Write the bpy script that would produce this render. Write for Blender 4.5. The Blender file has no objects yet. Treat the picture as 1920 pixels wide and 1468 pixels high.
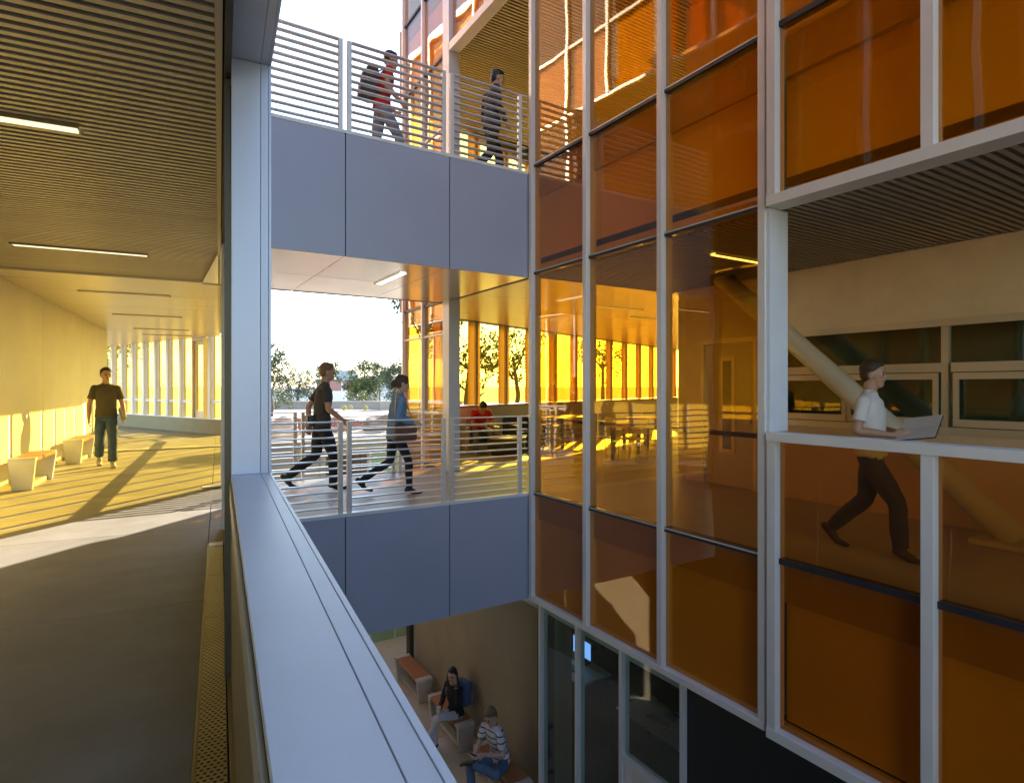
import bpy, bmesh, math, random
from mathutils import Vector, Matrix, noise
from mathutils.kdtree import KDTree
random.seed(7)
R = math.radians
SC = bpy.context.scene
COL = SC.collection
# ---------------------------------------------------------------- camera, sky, sun, exposure
EYE = 1.5
YAW = R(31.8)
cam = bpy.data.cameras.new('camera')
cam.sensor_width = 36.0
cam.lens = 36.0 * 1105 / 1920
cam.shift_y = -9 / 1920
cam.clip_start = 0.02
cam.clip_end = 6000
camo = bpy.data.objects.new('camera', cam)
COL.objects.link(camo)
camo.location = (0, 0, EYE)
camo.rotation_euler = (R(90), 0, -YAW)
SC.camera = camo
SUN_AZ = R(45.7)      # from +Y towards +X
SUN_EL = R(23.7)
w = bpy.data.worlds.new('World')
SC.world = w
w.use_nodes = True
nt = w.node_tree
bg = nt.nodes['Background']
sky = nt.nodes.new('ShaderNodeTexSky')
sky.sky_type = 'NISHITA'
sky.sun_disc = False
sky.sun_elevation = SUN_EL
sky.sun_rotation = SUN_AZ
sky.altitude = 50
sky.air_density = 1.0
sky.dust_density = 0.35
sky.ozone_density = 1.5
nt.links.new(sky.outputs[0], bg.inputs[0])
bg.inputs[1].default_value = 0.15
sl = bpy.data.lights.new('sun', 'SUN')
sl.energy = 3.4
sl.angle = R(0.5)
sl.color = (1.0, 0.93, 0.82)
so = bpy.data.objects.new('sun', sl)
COL.objects.link(so)
sd = Vector((math.sin(SUN_AZ) * math.cos(SUN_EL), math.cos(SUN_AZ) * math.cos(SUN_EL), math.sin(SUN_EL)))
so.rotation_euler = sd.to_track_quat('Z', 'Y').to_euler()
so.location = sd * 60
vs = SC.view_settings
vs.view_transform = 'Standard'
vs.look = 'None'
vs.gamma = 1.0
vs.exposure = 2.25
vs.use_curve_mapping = False
cy = SC.cycles
cy.use_denoising = True
cy.max_bounces = 12
cy.diffuse_bounces = 6
cy.glossy_bounces = 5
cy.transmission_bounces = 4
cy.transparent_max_bounces = 40
cy.caustics_reflective = False
cy.caustics_refractive = False
cy.sample_clamp_indirect = 6.0

# ---------------------------------------------------------------- materials
MATS = {}
def M(name, col, rough=.5, metal=0.0, var=.12, scale=3.0, bump=0.0, bscale=40.0, stretch=None, spec=.5, emit=None, rnd=.06, coat=0.0):
    if name in MATS: return MATS[name]
    m = bpy.data.materials.new(name); m.use_nodes = True
    n = m.node_tree.nodes; l = m.node_tree.links
    b = n['Principled BSDF']
    b.inputs['Roughness'].default_value = rough
    b.inputs['Metallic'].default_value = metal
    b.inputs['Specular IOR Level'].default_value = spec
    b.inputs['Coat Weight'].default_value = coat
    tc = n.new('ShaderNodeTexCoord'); mp = n.new('ShaderNodeMapping')
    l.new(tc.outputs['Object'], mp.inputs[0])
    oi = n.new('ShaderNodeObjectInfo')
    cm = n.new('ShaderNodeCombineXYZ')
    mu = n.new('ShaderNodeMath'); mu.operation = 'MULTIPLY'; mu.inputs[1].default_value = 37.0
    l.new(oi.outputs['Random'], mu.inputs[0])
    for i in range(3): l.new(mu.outputs[0], cm.inputs[i])
    l.new(cm.outputs[0], mp.inputs['Location'])
    if stretch: mp.inputs['Scale'].default_value = stretch
    t = n.new('ShaderNodeTexNoise'); t.inputs['Scale'].default_value = scale; t.inputs['Detail'].default_value = 6
    t.inputs['Roughness'].default_value = .62
    l.new(mp.outputs[0], t.inputs['Vector'])
    mr = n.new('ShaderNodeMapRange')
    mr.inputs[1].default_value = .25; mr.inputs[2].default_value = .75
    mr.inputs[3].default_value = 1 - var; mr.inputs[4].default_value = 1 + var
    l.new(t.outputs[0], mr.inputs[0])
    rr = n.new('ShaderNodeMapRange')
    rr.inputs[3].default_value = 1 - rnd; rr.inputs[4].default_value = 1 + rnd
    l.new(oi.outputs['Random'], rr.inputs[0])
    m2 = n.new('ShaderNodeMath'); m2.operation = 'MULTIPLY'
    l.new(mr.outputs[0], m2.inputs[0]); l.new(rr.outputs[0], m2.inputs[1])
    vm = n.new('ShaderNodeVectorMath'); vm.operation = 'SCALE'
    vm.inputs[0].default_value = col[:3]
    l.new(m2.outputs[0], vm.inputs['Scale'])
    l.new(vm.outputs[0], b.inputs['Base Color'])
    rm = n.new('ShaderNodeMapRange')
    rm.inputs[3].default_value = max(0, rough - .08); rm.inputs[4].default_value = min(1, rough + .08)
    l.new(t.outputs[0], rm.inputs[0]); l.new(rm.outputs[0], b.inputs['Roughness'])
    if bump:
        t2 = n.new('ShaderNodeTexNoise'); t2.inputs['Scale'].default_value = bscale; t2.inputs['Detail'].default_value = 4
        l.new(mp.outputs[0], t2.inputs['Vector'])
        bp = n.new('ShaderNodeBump'); bp.inputs['Strength'].default_value = bump; bp.inputs['Distance'].default_value = .01
        l.new(t2.outputs[0], bp.inputs['Height']); l.new(bp.outputs[0], b.inputs['Normal'])
    if emit:
        b.inputs['Emission Color'].default_value = (*emit[0], 1); b.inputs['Emission Strength'].default_value = emit[1]
    MATS[name] = m
    return m

def GLASS(name, tint, base=.07, wav=.02, refl=(1, 1, 1), rough=0.0):
    # thin architectural glass: tinted straight transmission under a Schlick reflection
    m = bpy.data.materials.new(name); m.use_nodes = True
    n = m.node_tree.nodes; l = m.node_tree.links
    n.remove(n['Principled BSDF'])
    out = n['Material Output']
    tr = n.new('ShaderNodeBsdfTransparent'); tr.inputs[0].default_value = (*tint, 1)
    gl = n.new('ShaderNodeBsdfGlossy'); gl.inputs['Roughness'].default_value = rough; gl.inputs[0].default_value = (*refl, 1)
    lw = n.new('ShaderNodeLayerWeight'); lw.inputs['Blend'].default_value = .5
    p = n.new('ShaderNodeMath'); p.operation = 'POWER'; p.inputs[1].default_value = 5.0
    l.new(lw.outputs['Facing'], p.inputs[0])
    mr = n.new('ShaderNodeMapRange'); mr.inputs[3].default_value = base; mr.inputs[4].default_value = .85
    l.new(p.outputs[0], mr.inputs[0])
    mx = n.new('ShaderNodeMixShader')
    l.new(mr.outputs[0], mx.inputs[0]); l.new(tr.outputs[0], mx.inputs[1]); l.new(gl.outputs[0], mx.inputs[2])
    tc = n.new('ShaderNodeTexCoord'); t = n.new('ShaderNodeTexNoise'); t.inputs['Scale'].default_value = 1.3; t.inputs['Detail'].default_value = 1
    oi = n.new('ShaderNodeObjectInfo'); ad = n.new('ShaderNodeVectorMath'); ad.operation = 'ADD'
    sc = n.new('ShaderNodeVectorMath'); sc.operation = 'SCALE'; sc.inputs[0].default_value = (31, 17, 23)
    l.new(oi.outputs['Random'], sc.inputs['Scale'])
    l.new(tc.outputs['Object'], ad.inputs[0]); l.new(sc.outputs[0], ad.inputs[1]); l.new(ad.outputs[0], t.inputs['Vector'])
    bp = n.new('ShaderNodeBump'); bp.inputs['Strength'].default_value = wav; bp.inputs['Distance'].default_value = .1
    l.new(t.outputs[0], bp.inputs['Height']); l.new(bp.outputs[0], gl.inputs['Normal'])
    l.new(mx.outputs[0], out.inputs[0])
    MATS[name] = m
    return m

amber = GLASS('amber_glass', (.965, .735, .27), base=.085, wav=.03)
amber_dk = GLASS('amber_glass_dark', (.90, .655, .22), base=.06, wav=.03)
yellow = GLASS('yellow_glass', (.98, .845, .36), base=.03, wav=.02)
clear = GLASS('clear_glass', (.86, .92, .88), base=.06, wav=.02)
greeng = GLASS('green_glass', (.55, .80, .50), base=.06, wav=.02)
white_al = M('white_aluminium', (.84, .82, .79), .38, .1, var=.05, scale=2, bump=.02, bscale=300)
lav_al = M('pale_aluminium', (.62, .62, .66), .4, .2, var=.05, scale=2)
dark_rail = M('dark_gasket', (.03, .03, .035), .45, var=.2)
blue_grey = M('blue_grey_panel', (.43, .45, .56), .42, .1, var=.05, scale=1.2, bump=.03, bscale=220, rnd=.03)
silver = M('silver_metal_panel', (.80, .83, .90), .38, .12, var=.07, scale=1.6, bump=.02, bscale=260)
spandrel = M('spandrel_backing', (.88, .77, .60), .7, var=.06, scale=1.0)
steel = M('brushed_steel', (.74, .72, .69), .36, .3, var=.06, scale=6)
concrete = M('concrete_floor', (.30, .265, .22), .58, var=.26, scale=1.6, bump=.12, bscale=60)
plaster = M('board_panel', (.82, .78, .68), .72, var=.06, scale=1.2, bump=.08, bscale=120)
stucco = M('beige_stucco', (.80, .60, .35), .85, var=.10, scale=2.2, bump=.35, bscale=160)
champagne = M('champagne_slat', (.58, .52, .40), .42, .35, var=.08, scale=2)
grey_slat = M('grey_brown_slat', (.40, .35, .28), .5, .2, var=.08, scale=2)
black_void = M('black_void', (.012, .012, .012), .9)
ceil_metal = M('ceiling_metal', (.70, .64, .52), .30, .5, var=.05, scale=2, bump=.03, bscale=30, stretch=(.2, 12, 1))
soffit_m = M('soffit_panel', (.66, .61, .54), .2, .6, var=.05, scale=.9)
olive_metal = M('olive_metal', (.34, .27, .14), .38, .5, var=.1, scale=3)
paving = M('courtyard_paving', (.55, .47, .37), .7, var=.13, scale=1.4, bump=.1, bscale=80)
deckm = M('bridge_deck', (.46, .40, .34), .5, var=.15, scale=1.4, bump=.08, bscale=60)
dark_wall = M('olive_render', (.36, .31, .22), .85, var=.12, scale=1.0, bump=.3, bscale=110)
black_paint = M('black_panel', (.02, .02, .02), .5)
woodm = M('orange_wood', (.42, .17, .07), .5, var=.25, scale=2.5, stretch=(9, 1, 9), bump=.08, bscale=20)
bench_al = M('bench_aluminium', (.66, .66, .65), .4, .4, var=.08, scale=5)
tan_frame = M('tan_window_frame', (.68, .56, .36), .42, .3, var=.05)
door_m = M('tan_door', (.70, .56, .33), .5, var=.05)
lamp_m = M('lamp_diffuser', (.85, .8, .65), .4, emit=((1, .90, .62), .26))
lamp_dim = M('lamp_diffuser_dim', (.6, .5, .3), .4, emit=((1, .85, .5), .05))
panel_grey = M('grey_board', (.74, .74, .72), .6, var=.04)
brownm = M('brown_panel', (.12, .08, .05), .6)
conc_wall = M('concrete_wall', (.42, .39, .35), .8, var=.14, scale=.8, bump=.15, bscale=50)

def perforated(m, scl=(60, 60, 60), rad=.28, dark=(.015, .013, .01)):
    # staggered round holes, in object space
    n = m.node_tree.nodes; l = m.node_tree.links
    b = n['Principled BSDF']
    tc = n.new('ShaderNodeTexCoord'); mp = n.new('ShaderNodeMapping'); mp.inputs['Scale'].default_value = scl
    l.new(tc.outputs['Object'], mp.inputs[0])
    sep = n.new('ShaderNodeSeparateXYZ'); l.new(mp.outputs[0], sep.inputs[0])
    def math_(op, a, bb=None):
        q = n.new('ShaderNodeMath'); q.operation = op
        for i, v in enumerate((a, bb)):
            if v is None: continue
            if isinstance(v, (int, float)): q.inputs[i].default_value = v
            else: l.new(v, q.inputs[i])
        return q.outputs[0]
    fy = math_('FLOOR', sep.outputs[1])
    odd = math_('MULTIPLY', math_('MODULO', math_('ABSOLUTE', fy), 2.0), .5)
    fx = math_('SUBTRACT', math_('FRACT', math_('ADD', sep.outputs[0], odd)), .5)
    fyy = math_('SUBTRACT', math_('FRACT', sep.outputs[1]), .5)
    d = math_('SQRT', math_('ADD', math_('MULTIPLY', fx, fx), math_('MULTIPLY', fyy, fyy)))
    hole = math_('LESS_THAN', d, rad)
    src = b.inputs['Base Color'].links[0].from_socket
    mx = n.new('ShaderNodeMix'); mx.data_type = 'RGBA'
    l.new(hole, mx.inputs[0]); l.new(src, mx.inputs[6]); mx.inputs[7].default_value = (*dark, 1)
    l.new(mx.outputs[2], b.inputs['Base Color'])
    return m
grate_m = perforated(M('perforated_grate', (.50, .40, .20), .4, .45, var=.25, scale=2.5), (42, 42, 42), .30)

# ---------------------------------------------------------------- builders
class Fr:
    def __init__(s, ox, oy, a): s.ox, s.oy, s.a = ox, oy, a
    def w(s, u, v): return (s.ox + u * math.cos(s.a) - v * math.sin(s.a), s.oy + u * math.sin(s.a) + v * math.cos(s.a))
F = Fr(0, 0, 0)
L = Fr(0, 0, R(-5.4))
E = Fr(1.979, 20.43, R(112.9))
RB = Fr(4.59, 11.72, R(22.2))
CEN = {}
def cam2w(px, d):
    X = (px - 960) / 1105 * d
    return (math.cos(YAW) * X + math.sin(YAW) * d, -math.sin(YAW) * X + math.cos(YAW) * d)

def tag(o, label=None, cat=None, group=None, kind=None):
    if label: o['label'] = label
    if cat: o['category'] = cat
    if group: o['group'] = group
    if kind: o['kind'] = kind
    return o
BOXC = {}
def box_mesh(sx, sy, sz, mat, bev=0.0):
    key = (round(sx, 4), round(sy, 4), round(sz, 4), mat.name, bev)
    if key in BOXC: return BOXC[key]
    bm = bmesh.new()
    bmesh.ops.create_cube(bm, size=1.0)
    for v in bm.verts: v.co = Vector((v.co.x * sx, v.co.y * sy, v.co.z * sz))
    if bev: bmesh.ops.bevel(bm, geom=bm.edges[:], offset=bev, segments=2, profile=.6, affect='EDGES')
    me = bpy.data.meshes.new('box'); bm.to_mesh(me); bm.free()
    me.materials.append(mat)
    BOXC[key] = me
    return me
def mesh_from(verts, faces, mat, smooth=False):
    me = bpy.data.meshes.new('mesh')
    me.from_pydata([tuple(v) for v in verts], [], faces)
    bm = bmesh.new(); bm.from_mesh(me); bmesh.ops.recalc_face_normals(bm, faces=bm.faces[:]); bm.to_mesh(me); bm.free()
    for mm in (mat if isinstance(mat, (list, tuple)) else [mat]): me.materials.append(mm)
    if smooth:
        me.polygons.foreach_set('use_smooth', [True] * len(me.polygons))
    return me
class T:
    def __init__(s, name, label=None, cat=None, base=(0, 0, 0), fr=F, group=None, rot=0.0, kind=None):
        s.fr = fr; s.base = Vector(base)
        s.o = bpy.data.objects.new(name, None); COL.objects.link(s.o)
        s.o.empty_display_size = .2
        x, y = fr.w(base[0], base[1])
        s.o.location = (x, y, base[2]); s.o.rotation_euler = (0, 0, fr.a + rot)
        tag(s.o, label, cat, group, kind)
        CEN[s.o.name] = s.base
    def add(s, part, me, c=(0, 0, 0), parent=None, rot=None):
        o = bpy.data.objects.new(part, me); COL.objects.link(o)
        p = parent or s.o
        o.parent = p
        o.location = Vector(c) - CEN[p.name]
        if rot: o.rotation_euler = rot
        CEN[o.name] = Vector(c)
        return o
    def box(s, part, u0, u1, v0, v1, z0, z1, mat, parent=None, bev=0.0):
        me = box_mesh(abs(u1 - u0), abs(v1 - v0), abs(z1 - z0), mat, bev)
        return s.add(part, me, ((u0 + u1) / 2, (v0 + v1) / 2, (z0 + z1) / 2), parent)
    def mesh(s, part, verts, faces, mat, parent=None, smooth=False):
        c = sum((Vector(v) for v in verts), Vector()) / len(verts)
        return s.add(part, mesh_from([Vector(v) - c for v in verts], faces, mat, smooth), c, parent)
    def prism(s, part, poly, z0, z1, mat, parent=None):
        n = len(poly)
        vs_ = [(x, y, z0) for x, y in poly] + [(x, y, z1) for x, y in poly]
        fs = [list(range(n))[::-1], list(range(n, 2 * n))] + [[i, (i + 1) % n, n + (i + 1) % n, n + i] for i in range(n)]
        return s.mesh(part, vs_, fs, mat, parent)
def struct(name, verts, faces, mat, fr=F, kind='structure', label=None):
    o = bpy.data.objects.new(name, mesh_from(verts, faces, mat)); COL.objects.link(o)
    o.location = (fr.ox, fr.oy, 0); o.rotation_euler = (0, 0, fr.a)
    o['kind'] = kind
    if label: o['label'] = label
    CEN[o.name] = Vector((0, 0, 0))
    return o
def prism_vf(poly, z0, z1):
    n = len(poly)
    return ([(x, y, z0) for x, y in poly] + [(x, y, z1) for x, y in poly],
            [list(range(n))[::-1], list(range(n, 2 * n))] + [[i, (i + 1) % n, n + (i + 1) % n, n + i] for i in range(n)])
def childbox(parent, part, u0, u1, v0, v1, z0, z1, mat, bev=0.0):
    o = bpy.data.objects.new(part, box_mesh(abs(u1 - u0), abs(v1 - v0), abs(z1 - z0), mat, bev)); COL.objects.link(o)
    o.parent = parent
    c = Vector(((u0 + u1) / 2, (v0 + v1) / 2, (z0 + z1) / 2))
    o.location = c - CEN[parent.name]; CEN[o.name] = c
    return o

lamp_w = M('lamp_diffuser_white', (.9, .88, .8), .4, emit=((1, .93, .78), .8))
def TRANSL(name, c, tr, f=.6):
    m = M(name, c, .5); n = m.node_tree.nodes; l = m.node_tree.links
    t = n.new('ShaderNodeBsdfTranslucent'); t.inputs[0].default_value = (*tr, 1)
    mx = n.new('ShaderNodeMixShader'); mx.inputs[0].default_value = f
    l.new(n['Principled BSDF'].outputs[0], mx.inputs[1]); l.new(t.outputs[0], mx.inputs[2]); l.new(mx.outputs[0], n['Material Output'].inputs[0])
    return m
pier_m = TRANSL('translucent_amber_panel', (.62, .50, .26), (.80, .52, .13), .6)

coping_lit_m = M('coping_metal_lit', (.90, .91, .94), .42, .05, var=.09, scale=1.3, bump=.03, bscale=200)  # frame metal lightened: sky light on the coping painted into the colour
column_shaded_m = M('column_metal_shaded', (.56, .60, .73), .36, .15, var=.06, scale=1.0, bump=.02, bscale=260)  # same frame metal, darker: shade on the column painted into the colour
sill_m = M('olive_concrete', (.30, .26, .15), .75, var=.12, scale=2, bump=.1)

bronze = M('dark_bronze_trim', (.06, .048, .028), .4, .3)
# ================================================================ THE SETTING
GZ = -4.7
# terrain sheet to the horizon, at the level of the middle walkway, starting behind the retaining wall
bm_v = []; bm_f = []
ys = [16.6, 19, 22, 26, 30, 34, 38, 42, 46, 52, 60, 75, 100, 160, 400, 1200, 4000]
xs = [-4000, -600, -120, -60, -40, -30, -24, -18, -12, -8, -4, 0, 3, 6, 9, 12, 15, 18, 21, 25, 30, 40, 60, 120, 600, 4000]
def terrain_z(x, y):
    z = -.32
    if y > 16.7:
        m = math.exp(-((x - 7) / 9) ** 2 - ((y - 31) / 11) ** 2)
        z += .6 * m + .05 * noise.noise(Vector((x * .35, y * .35, 0)))
    if y > 42: z = -.5
    return z
for y in ys:
    for x in xs: bm_v.append((x, y, terrain_z(x, y)))
nx = len(xs)
for j in range(len(ys) - 1):
    for i in range(nx - 1):
        a = j * nx + i; bm_f.append([a, a + 1, a + 1 + nx, a + nx])
sand = M('dry_ground', (.50, .40, .29), .95, var=.22, scale=.35, bump=.4, bscale=8)
struct('terrain', bm_v, bm_f, sand)
lowz = GZ
v, f = prism_vf([(-40, -40), (60, -40), (60, 16.3), (-40, 16.3)], GZ - .3, GZ - .03)
court = struct('courtyard_ground', v, f, paving)
for i in range(8):
    for j in range(9):
        x0 = -2.6 + i * 1.22; y0 = -2.0 + j * 1.65
        if x0 + 1.22 > 5.0 and y0 < 20: x1 = 4.93
        else: x1 = x0 + 1.212
        if x1 <= x0 + .05: continue
        childbox(court, 'paving_slab', x0, x1, y0, y0 + 1.642, GZ - .06, GZ, paving)

# ---------------------------------------------------------------- left wing: floor
poly = [(.19, -4), (.19, 20.4), (-5.6, 30.9), (-9, 30.9), (-9, 20.2), (-3.0, 20.2), (-3.0, -4)]
v, f = prism_vf(poly, -.3, -.03)
flo = struct('walkway_floor', v, f, concrete, L)
sj = [-4, -2.6, -.18, 2.25, 4.68, 7.11, 9.6, 12.05, 14.5, 16.95, 19.4, 20.2]
for a, b in zip(sj[:-1], sj[1:]):
    childbox(flo, 'concrete_slab', -2.86, -.1, a + .004, b - .004, -.03, 0, concrete)
for a, b in zip([6.36, 7.11, 9.6, 12.05, 14.5, 16.95], [7.11, 9.6, 12.05, 14.5, 16.95, 19.4]):
    childbox(flo, 'concrete_slab', -.092, .19, a + .004, b - .004, -.03, 0, concrete)
vv, ff = prism_vf([(.19, 19.41), (.19, 20.4), (-5.6, 30.9), (-9, 30.9), (-9, 20.21), (-2.86, 20.21), (-.1, 20.21), (-.1, 19.41)], -.03, 0)
o = bpy.data.objects.new('concrete_slab', mesh_from(vv, ff, concrete)); COL.objects.link(o); o.parent = flo
# drain grating along the parapet
t = T('floor_drain', 'narrow perforated brass-coloured drain grating along the foot of the parapet', 'drain', (-.03, 0, 0), L)
s0 = -1.4
while s0 < 6.2:
    t.box('grate_plate', -.083, .028, s0 + .002, min(s0 + .948, 6.22), -.012, .002, grate_m); s0 += .95
t.box('end_plate', -.088, .03, 6.225, 6.355, -.02, .004, silver)
t.box('edge_angle', -.0985, -.0845, -1.4, 6.35, -.02, .0015, olive_metal)

# ---------------------------------------------------------------- left wing: long wall
t = T('panelled_wall', 'long pale wall of tall boards along the left side of the walkway', 'wall', (-2.95, 8, 0), L)
sw = [-4, -.05, 3.3, 6.65, 10.0, 13.33, 16.68, 20.1]
for a, b in zip(sw[:-1], sw[1:]):
    t.box('wall_panel', -3.0, -2.86, a + .006, b - .006, .02, 3.11, plaster)
t.box('backing', -3.1, -2.99, -4, 20.08, 0, 3.11, black_void)
t.box('skirting', -2.86, -2.845, -4, 20.08, 0.001, .05, olive_metal)
# ceiling
poly = [(.2, -4), (.2, 20.45), (-5.6, 31.0), (-9, 31.0), (-9, 20.15), (-3.1, 20.15), (-3.1, -4)]
v, f = prism_vf(poly, 3.28, 3.45)
cei = struct('walkway_ceiling', v, f, black_void, L)
s0 = 2.2
k = 0
while s0 < 10.05:
    childbox(cei, 'ceiling_slat', -2.858, -.02, s0, s0 + .036, 3.10, 3.145, champagne); s0 += .0745
s0 = -3.9
while s0 < 2.15:
    childbox(cei, 'ceiling_slat', -2.858, -.02, s0, s0 + .036, 3.10, 3.145, champagne); s0 += .0745
sp = [10.12, 12.0, 13.9, 15.8, 17.7, 20.1]
for a, b in zip(sp[:-1], sp[1:]):
    childbox(cei, 'ceiling_panel', -2.858, -.02, a, b - .012, 3.085, 3.12, ceil_metal)
vv, ff = prism_vf([(-.02, 20.11), (.1, 20.45), (-5.6, 30.95), (-8.9, 30.95), (-8.9, 20.2), (-2.86, 20.11)], 3.085, 3.12)
o = bpy.data.objects.new('ceiling_panel', mesh_from(vv, ff, ceil_metal)); COL.objects.link(o); o.parent = cei
childbox(cei, 'edge_trim', -.018, .012, -4, 20.2, 3.04, 3.2, champagne)
childbox(cei, 'edge_panel', .0125, .2, 6.9, 20.3, 3.135, 3.16, champagne)
childbox(cei, 'seam_trim', -2.858, -.02, 10.075, 10.115, 3.07, 3.16, champagne)
# linear ceiling lights of the walkway
lab = ['wide cream linear ceiling light cut off by the left picture edge', 'white linear ceiling light, second along the walkway ceiling',
       'slim linear ceiling light over the walkway just past the slatted part', 'thin far linear ceiling light, fourth from the camera in the walkway',
       'fifth and very thin linear ceiling light near the far windows', 'last thin linear light before the far yellow windows']
for i, (s_, mm) in enumerate([(4.47, lamp_m), (8.38, lamp_m), (11.9, lamp_dim), (15.4, lamp_dim), (18.9, lamp_dim), (20.9, lamp_dim)]):
    zt = 3.08 if s_ < 10.1 else 3.07
    q = T('ceiling_light', lab[i], 'light', (-1.43, s_, zt), L, 'linear lights in the walkway ceiling')
    q.box('diffuser', -2.07, -.79, s_ - .05, s_ + .05, zt + .004, zt + .018, mm)
    for a, b in ((s_ - .062, s_ - .0505), (s_ + .0505, s_ + .062)):
        q.box('housing_edge', -2.09, -.77, a, b, zt, zt + .03, olive_metal)

# ---------------------------------------------------------------- left wing: parapet frame (coping, jamb, head)
t = T('parapet', 'smooth silver-blue metal parapet with grooved coping running from the camera to its column', 'parapet', (.14, 1, 0), L)
def strips(fn):
    for a, b in ((.052, .1815), (.1835, .2185), (.2205, .232)): fn(a, b)
strips(lambda a, b: t.box('coping_plate', a, b, -3, 3.17, 1.045, 1.07, coping_lit_m, bev=.0012))
t.box('coping_core', .056, .228, -3, 3.17, .97, 1.044, dark_rail)
for a, b in ((-3, -1.2), (-1.2, .35), (.35, 1.9), (1.9, 3.45)):
    t.box('inner_panel', .052, .07, a + .002, b - .002, .1, .97, olive_metal)
t.box('kick_trim', .036, .06, -3, 3.45, .0, .09, olive_metal)
t.box('inner_lip', .044, .052, -3, 3.17, .94, 1.035, champagne)
t.box('core', .075, .19, -3, 3.45, -.3, .965, dark_rail)
for a, b in ((-3, -1.2), (-1.2, .35), (.35, 1.9), (1.9, 3.45), (3.45, 5.1), (5.1, 6.88)):
    t.box('outer_panel', .2, .226, a + .006, b - .006, -1.45, .965, blue_grey)
t = T('metal_column', 'tall blue-grey metal column standing on the parapet end', 'column', (.14, 3.3, 1.07), L)
strips(lambda a, b: t.box('face_plate', a, b, 3.17, 3.2, 1.071, 3.098, column_shaded_m, bev=.0012))
t.box('column_core', .056, .228, 3.201, 3.47, 1.0, 3.098, blue_grey)
t.box('inner_trim', .022, .05, 3.19, 3.26, .1, 3.098, bronze)
t = T('head_beam', 'brownish metal head beam meeting the column at the top left', 'beam', (.14, 1, 3.1), L)
strips(lambda a, b: t.box('soffit_plate', a, b, -3, 3.47, 3.1, 3.125, silver))
t.box('beam_core', .056, .228, -3, 3.47, 3.126, 3.5, blue_grey)
t.box('inner_trim', .02, .05, -3, 6.9, 3.0, 3.5, black_paint)
# glazed infill between column and bridge
t = T('side_glazing', 'yellow glazed bay edge-on between the column and the bridge mouth', 'glazing', (.12, 5.2, 0), L)
for s_ in (3.5, 4.62, 5.74, 6.86):
    t.box('mullion', .06, .2, s_ - .025, s_ + .025, 0, 3.1, olive_metal)
for a, b in ((3.53, 4.59), (4.65, 5.71), (5.77, 6.83)):
    t.box('pane', .12, .13, a, b, .06, 1.03, yellow); t.box('pane', .12, .13, a, b, 1.08, 3.05, yellow)
for z in (.03, 1.055, 3.07): t.box('transom', .08, .17, 3.53, 6.83, z - .02, z + .02, olive_metal)
t.box('jamb', .02, .215, 6.9, 7.0, 0, 3.1, lav_al)
# long yellow glazing past the bridge
t = T('long_glazing', 'long run of yellow glass and fins on the sunny side of the far walkway', 'glazing', (.1, 15, 0), L)
t.box('jamb', .02, .215, 9.96, 10.06, 0, 3.1, lav_al)
s_ = 10.5
while s_ < 20.4:
    t.box('fin', .065, .14, s_ - .022, s_ + .022, .02, 3.09, lav_al)
    a0, b0 = s_ - .9 + .03, s_ - .105
    if s_ < 10.6: a0 = 10.09
    t.box('pane', .1, .112, a0, b0, .03, .97, yellow); t.box('pane', .1, .112, a0, b0, 1.09, 3.13, yellow)
    s_ += .9
t.box('transom', .05, .16, 10.06, 20.4, .98, 1.08, lav_al)
t.box('bottom_rail', .06, .15, 10.06, 20.4, .0, .028, lav_al)
# end wall of the walkway
t = T('end_window_wall', 'splayed wall of tall yellow windows and pale fins at the far end of the walkway', 'window wall', (4, 0, 0), E)
t.box('sill_wall', -.1, 13, -.25, .05, 0, .46, sill_m)
t.box('sill', -.1, 13, -.27, .07, .461, .495, lav_al)
wp = [.6] + [2.49 + .9 * k for k in range(12)]
edges = [0.02, .6, .86, 1.64] + [2.49 + .9 * k for k in range(12)]
for w_ in [.6] + [2.49 + .9 * k for k in range(12)]:
    t.box('fin', w_ - .07, w_ + .07, -.10, .08, .496, 3.12, lav_al)
prev = [(0, .53), (1.72, 2.42)] + [(2.56 + .9 * k, 3.32 + .9 * k) for k in range(11)]
for a, b in prev:
    t.box('pane', a + .0, b - .04, -.03, -.018, .5, .98, yellow); t.box('pane', a, b - .04, -.03, -.018, 1.05, 3.12, yellow)
    t.box('transom', a, b, -.07, .05, .985, 1.045, lav_al)
d_ = t.box('door_frame', .86, .92, -.1, .1, .496, 3.08, tan_frame)
t.box('door_frame', 1.58, 1.64, -.1, .1, .496, 3.08, tan_frame)
t.box('door_head', .92, 1.58, -.1, .1, 2.98, 3.08, tan_frame)
dd = t.box('door_leaf', .93, 1.03, -.03, .03, .5, 2.97, tan_frame)
t.box('door_leaf', 1.47, 1.57, -.03, .03, .5, 2.97, tan_frame)
t.box('door_leaf', 1.031, 1.469, -.03, .03, .5, .72, tan_frame)
t.box('door_leaf', 1.031, 1.469, -.03, .03, 2.85, 2.97, tan_frame)
t.box('pane', 1.032, 1.468, -.008, .004, .722, 2.848, yellow)
t.box('pane', .645, .855, -.03, -.018, .5, 3.12, yellow)

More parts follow.
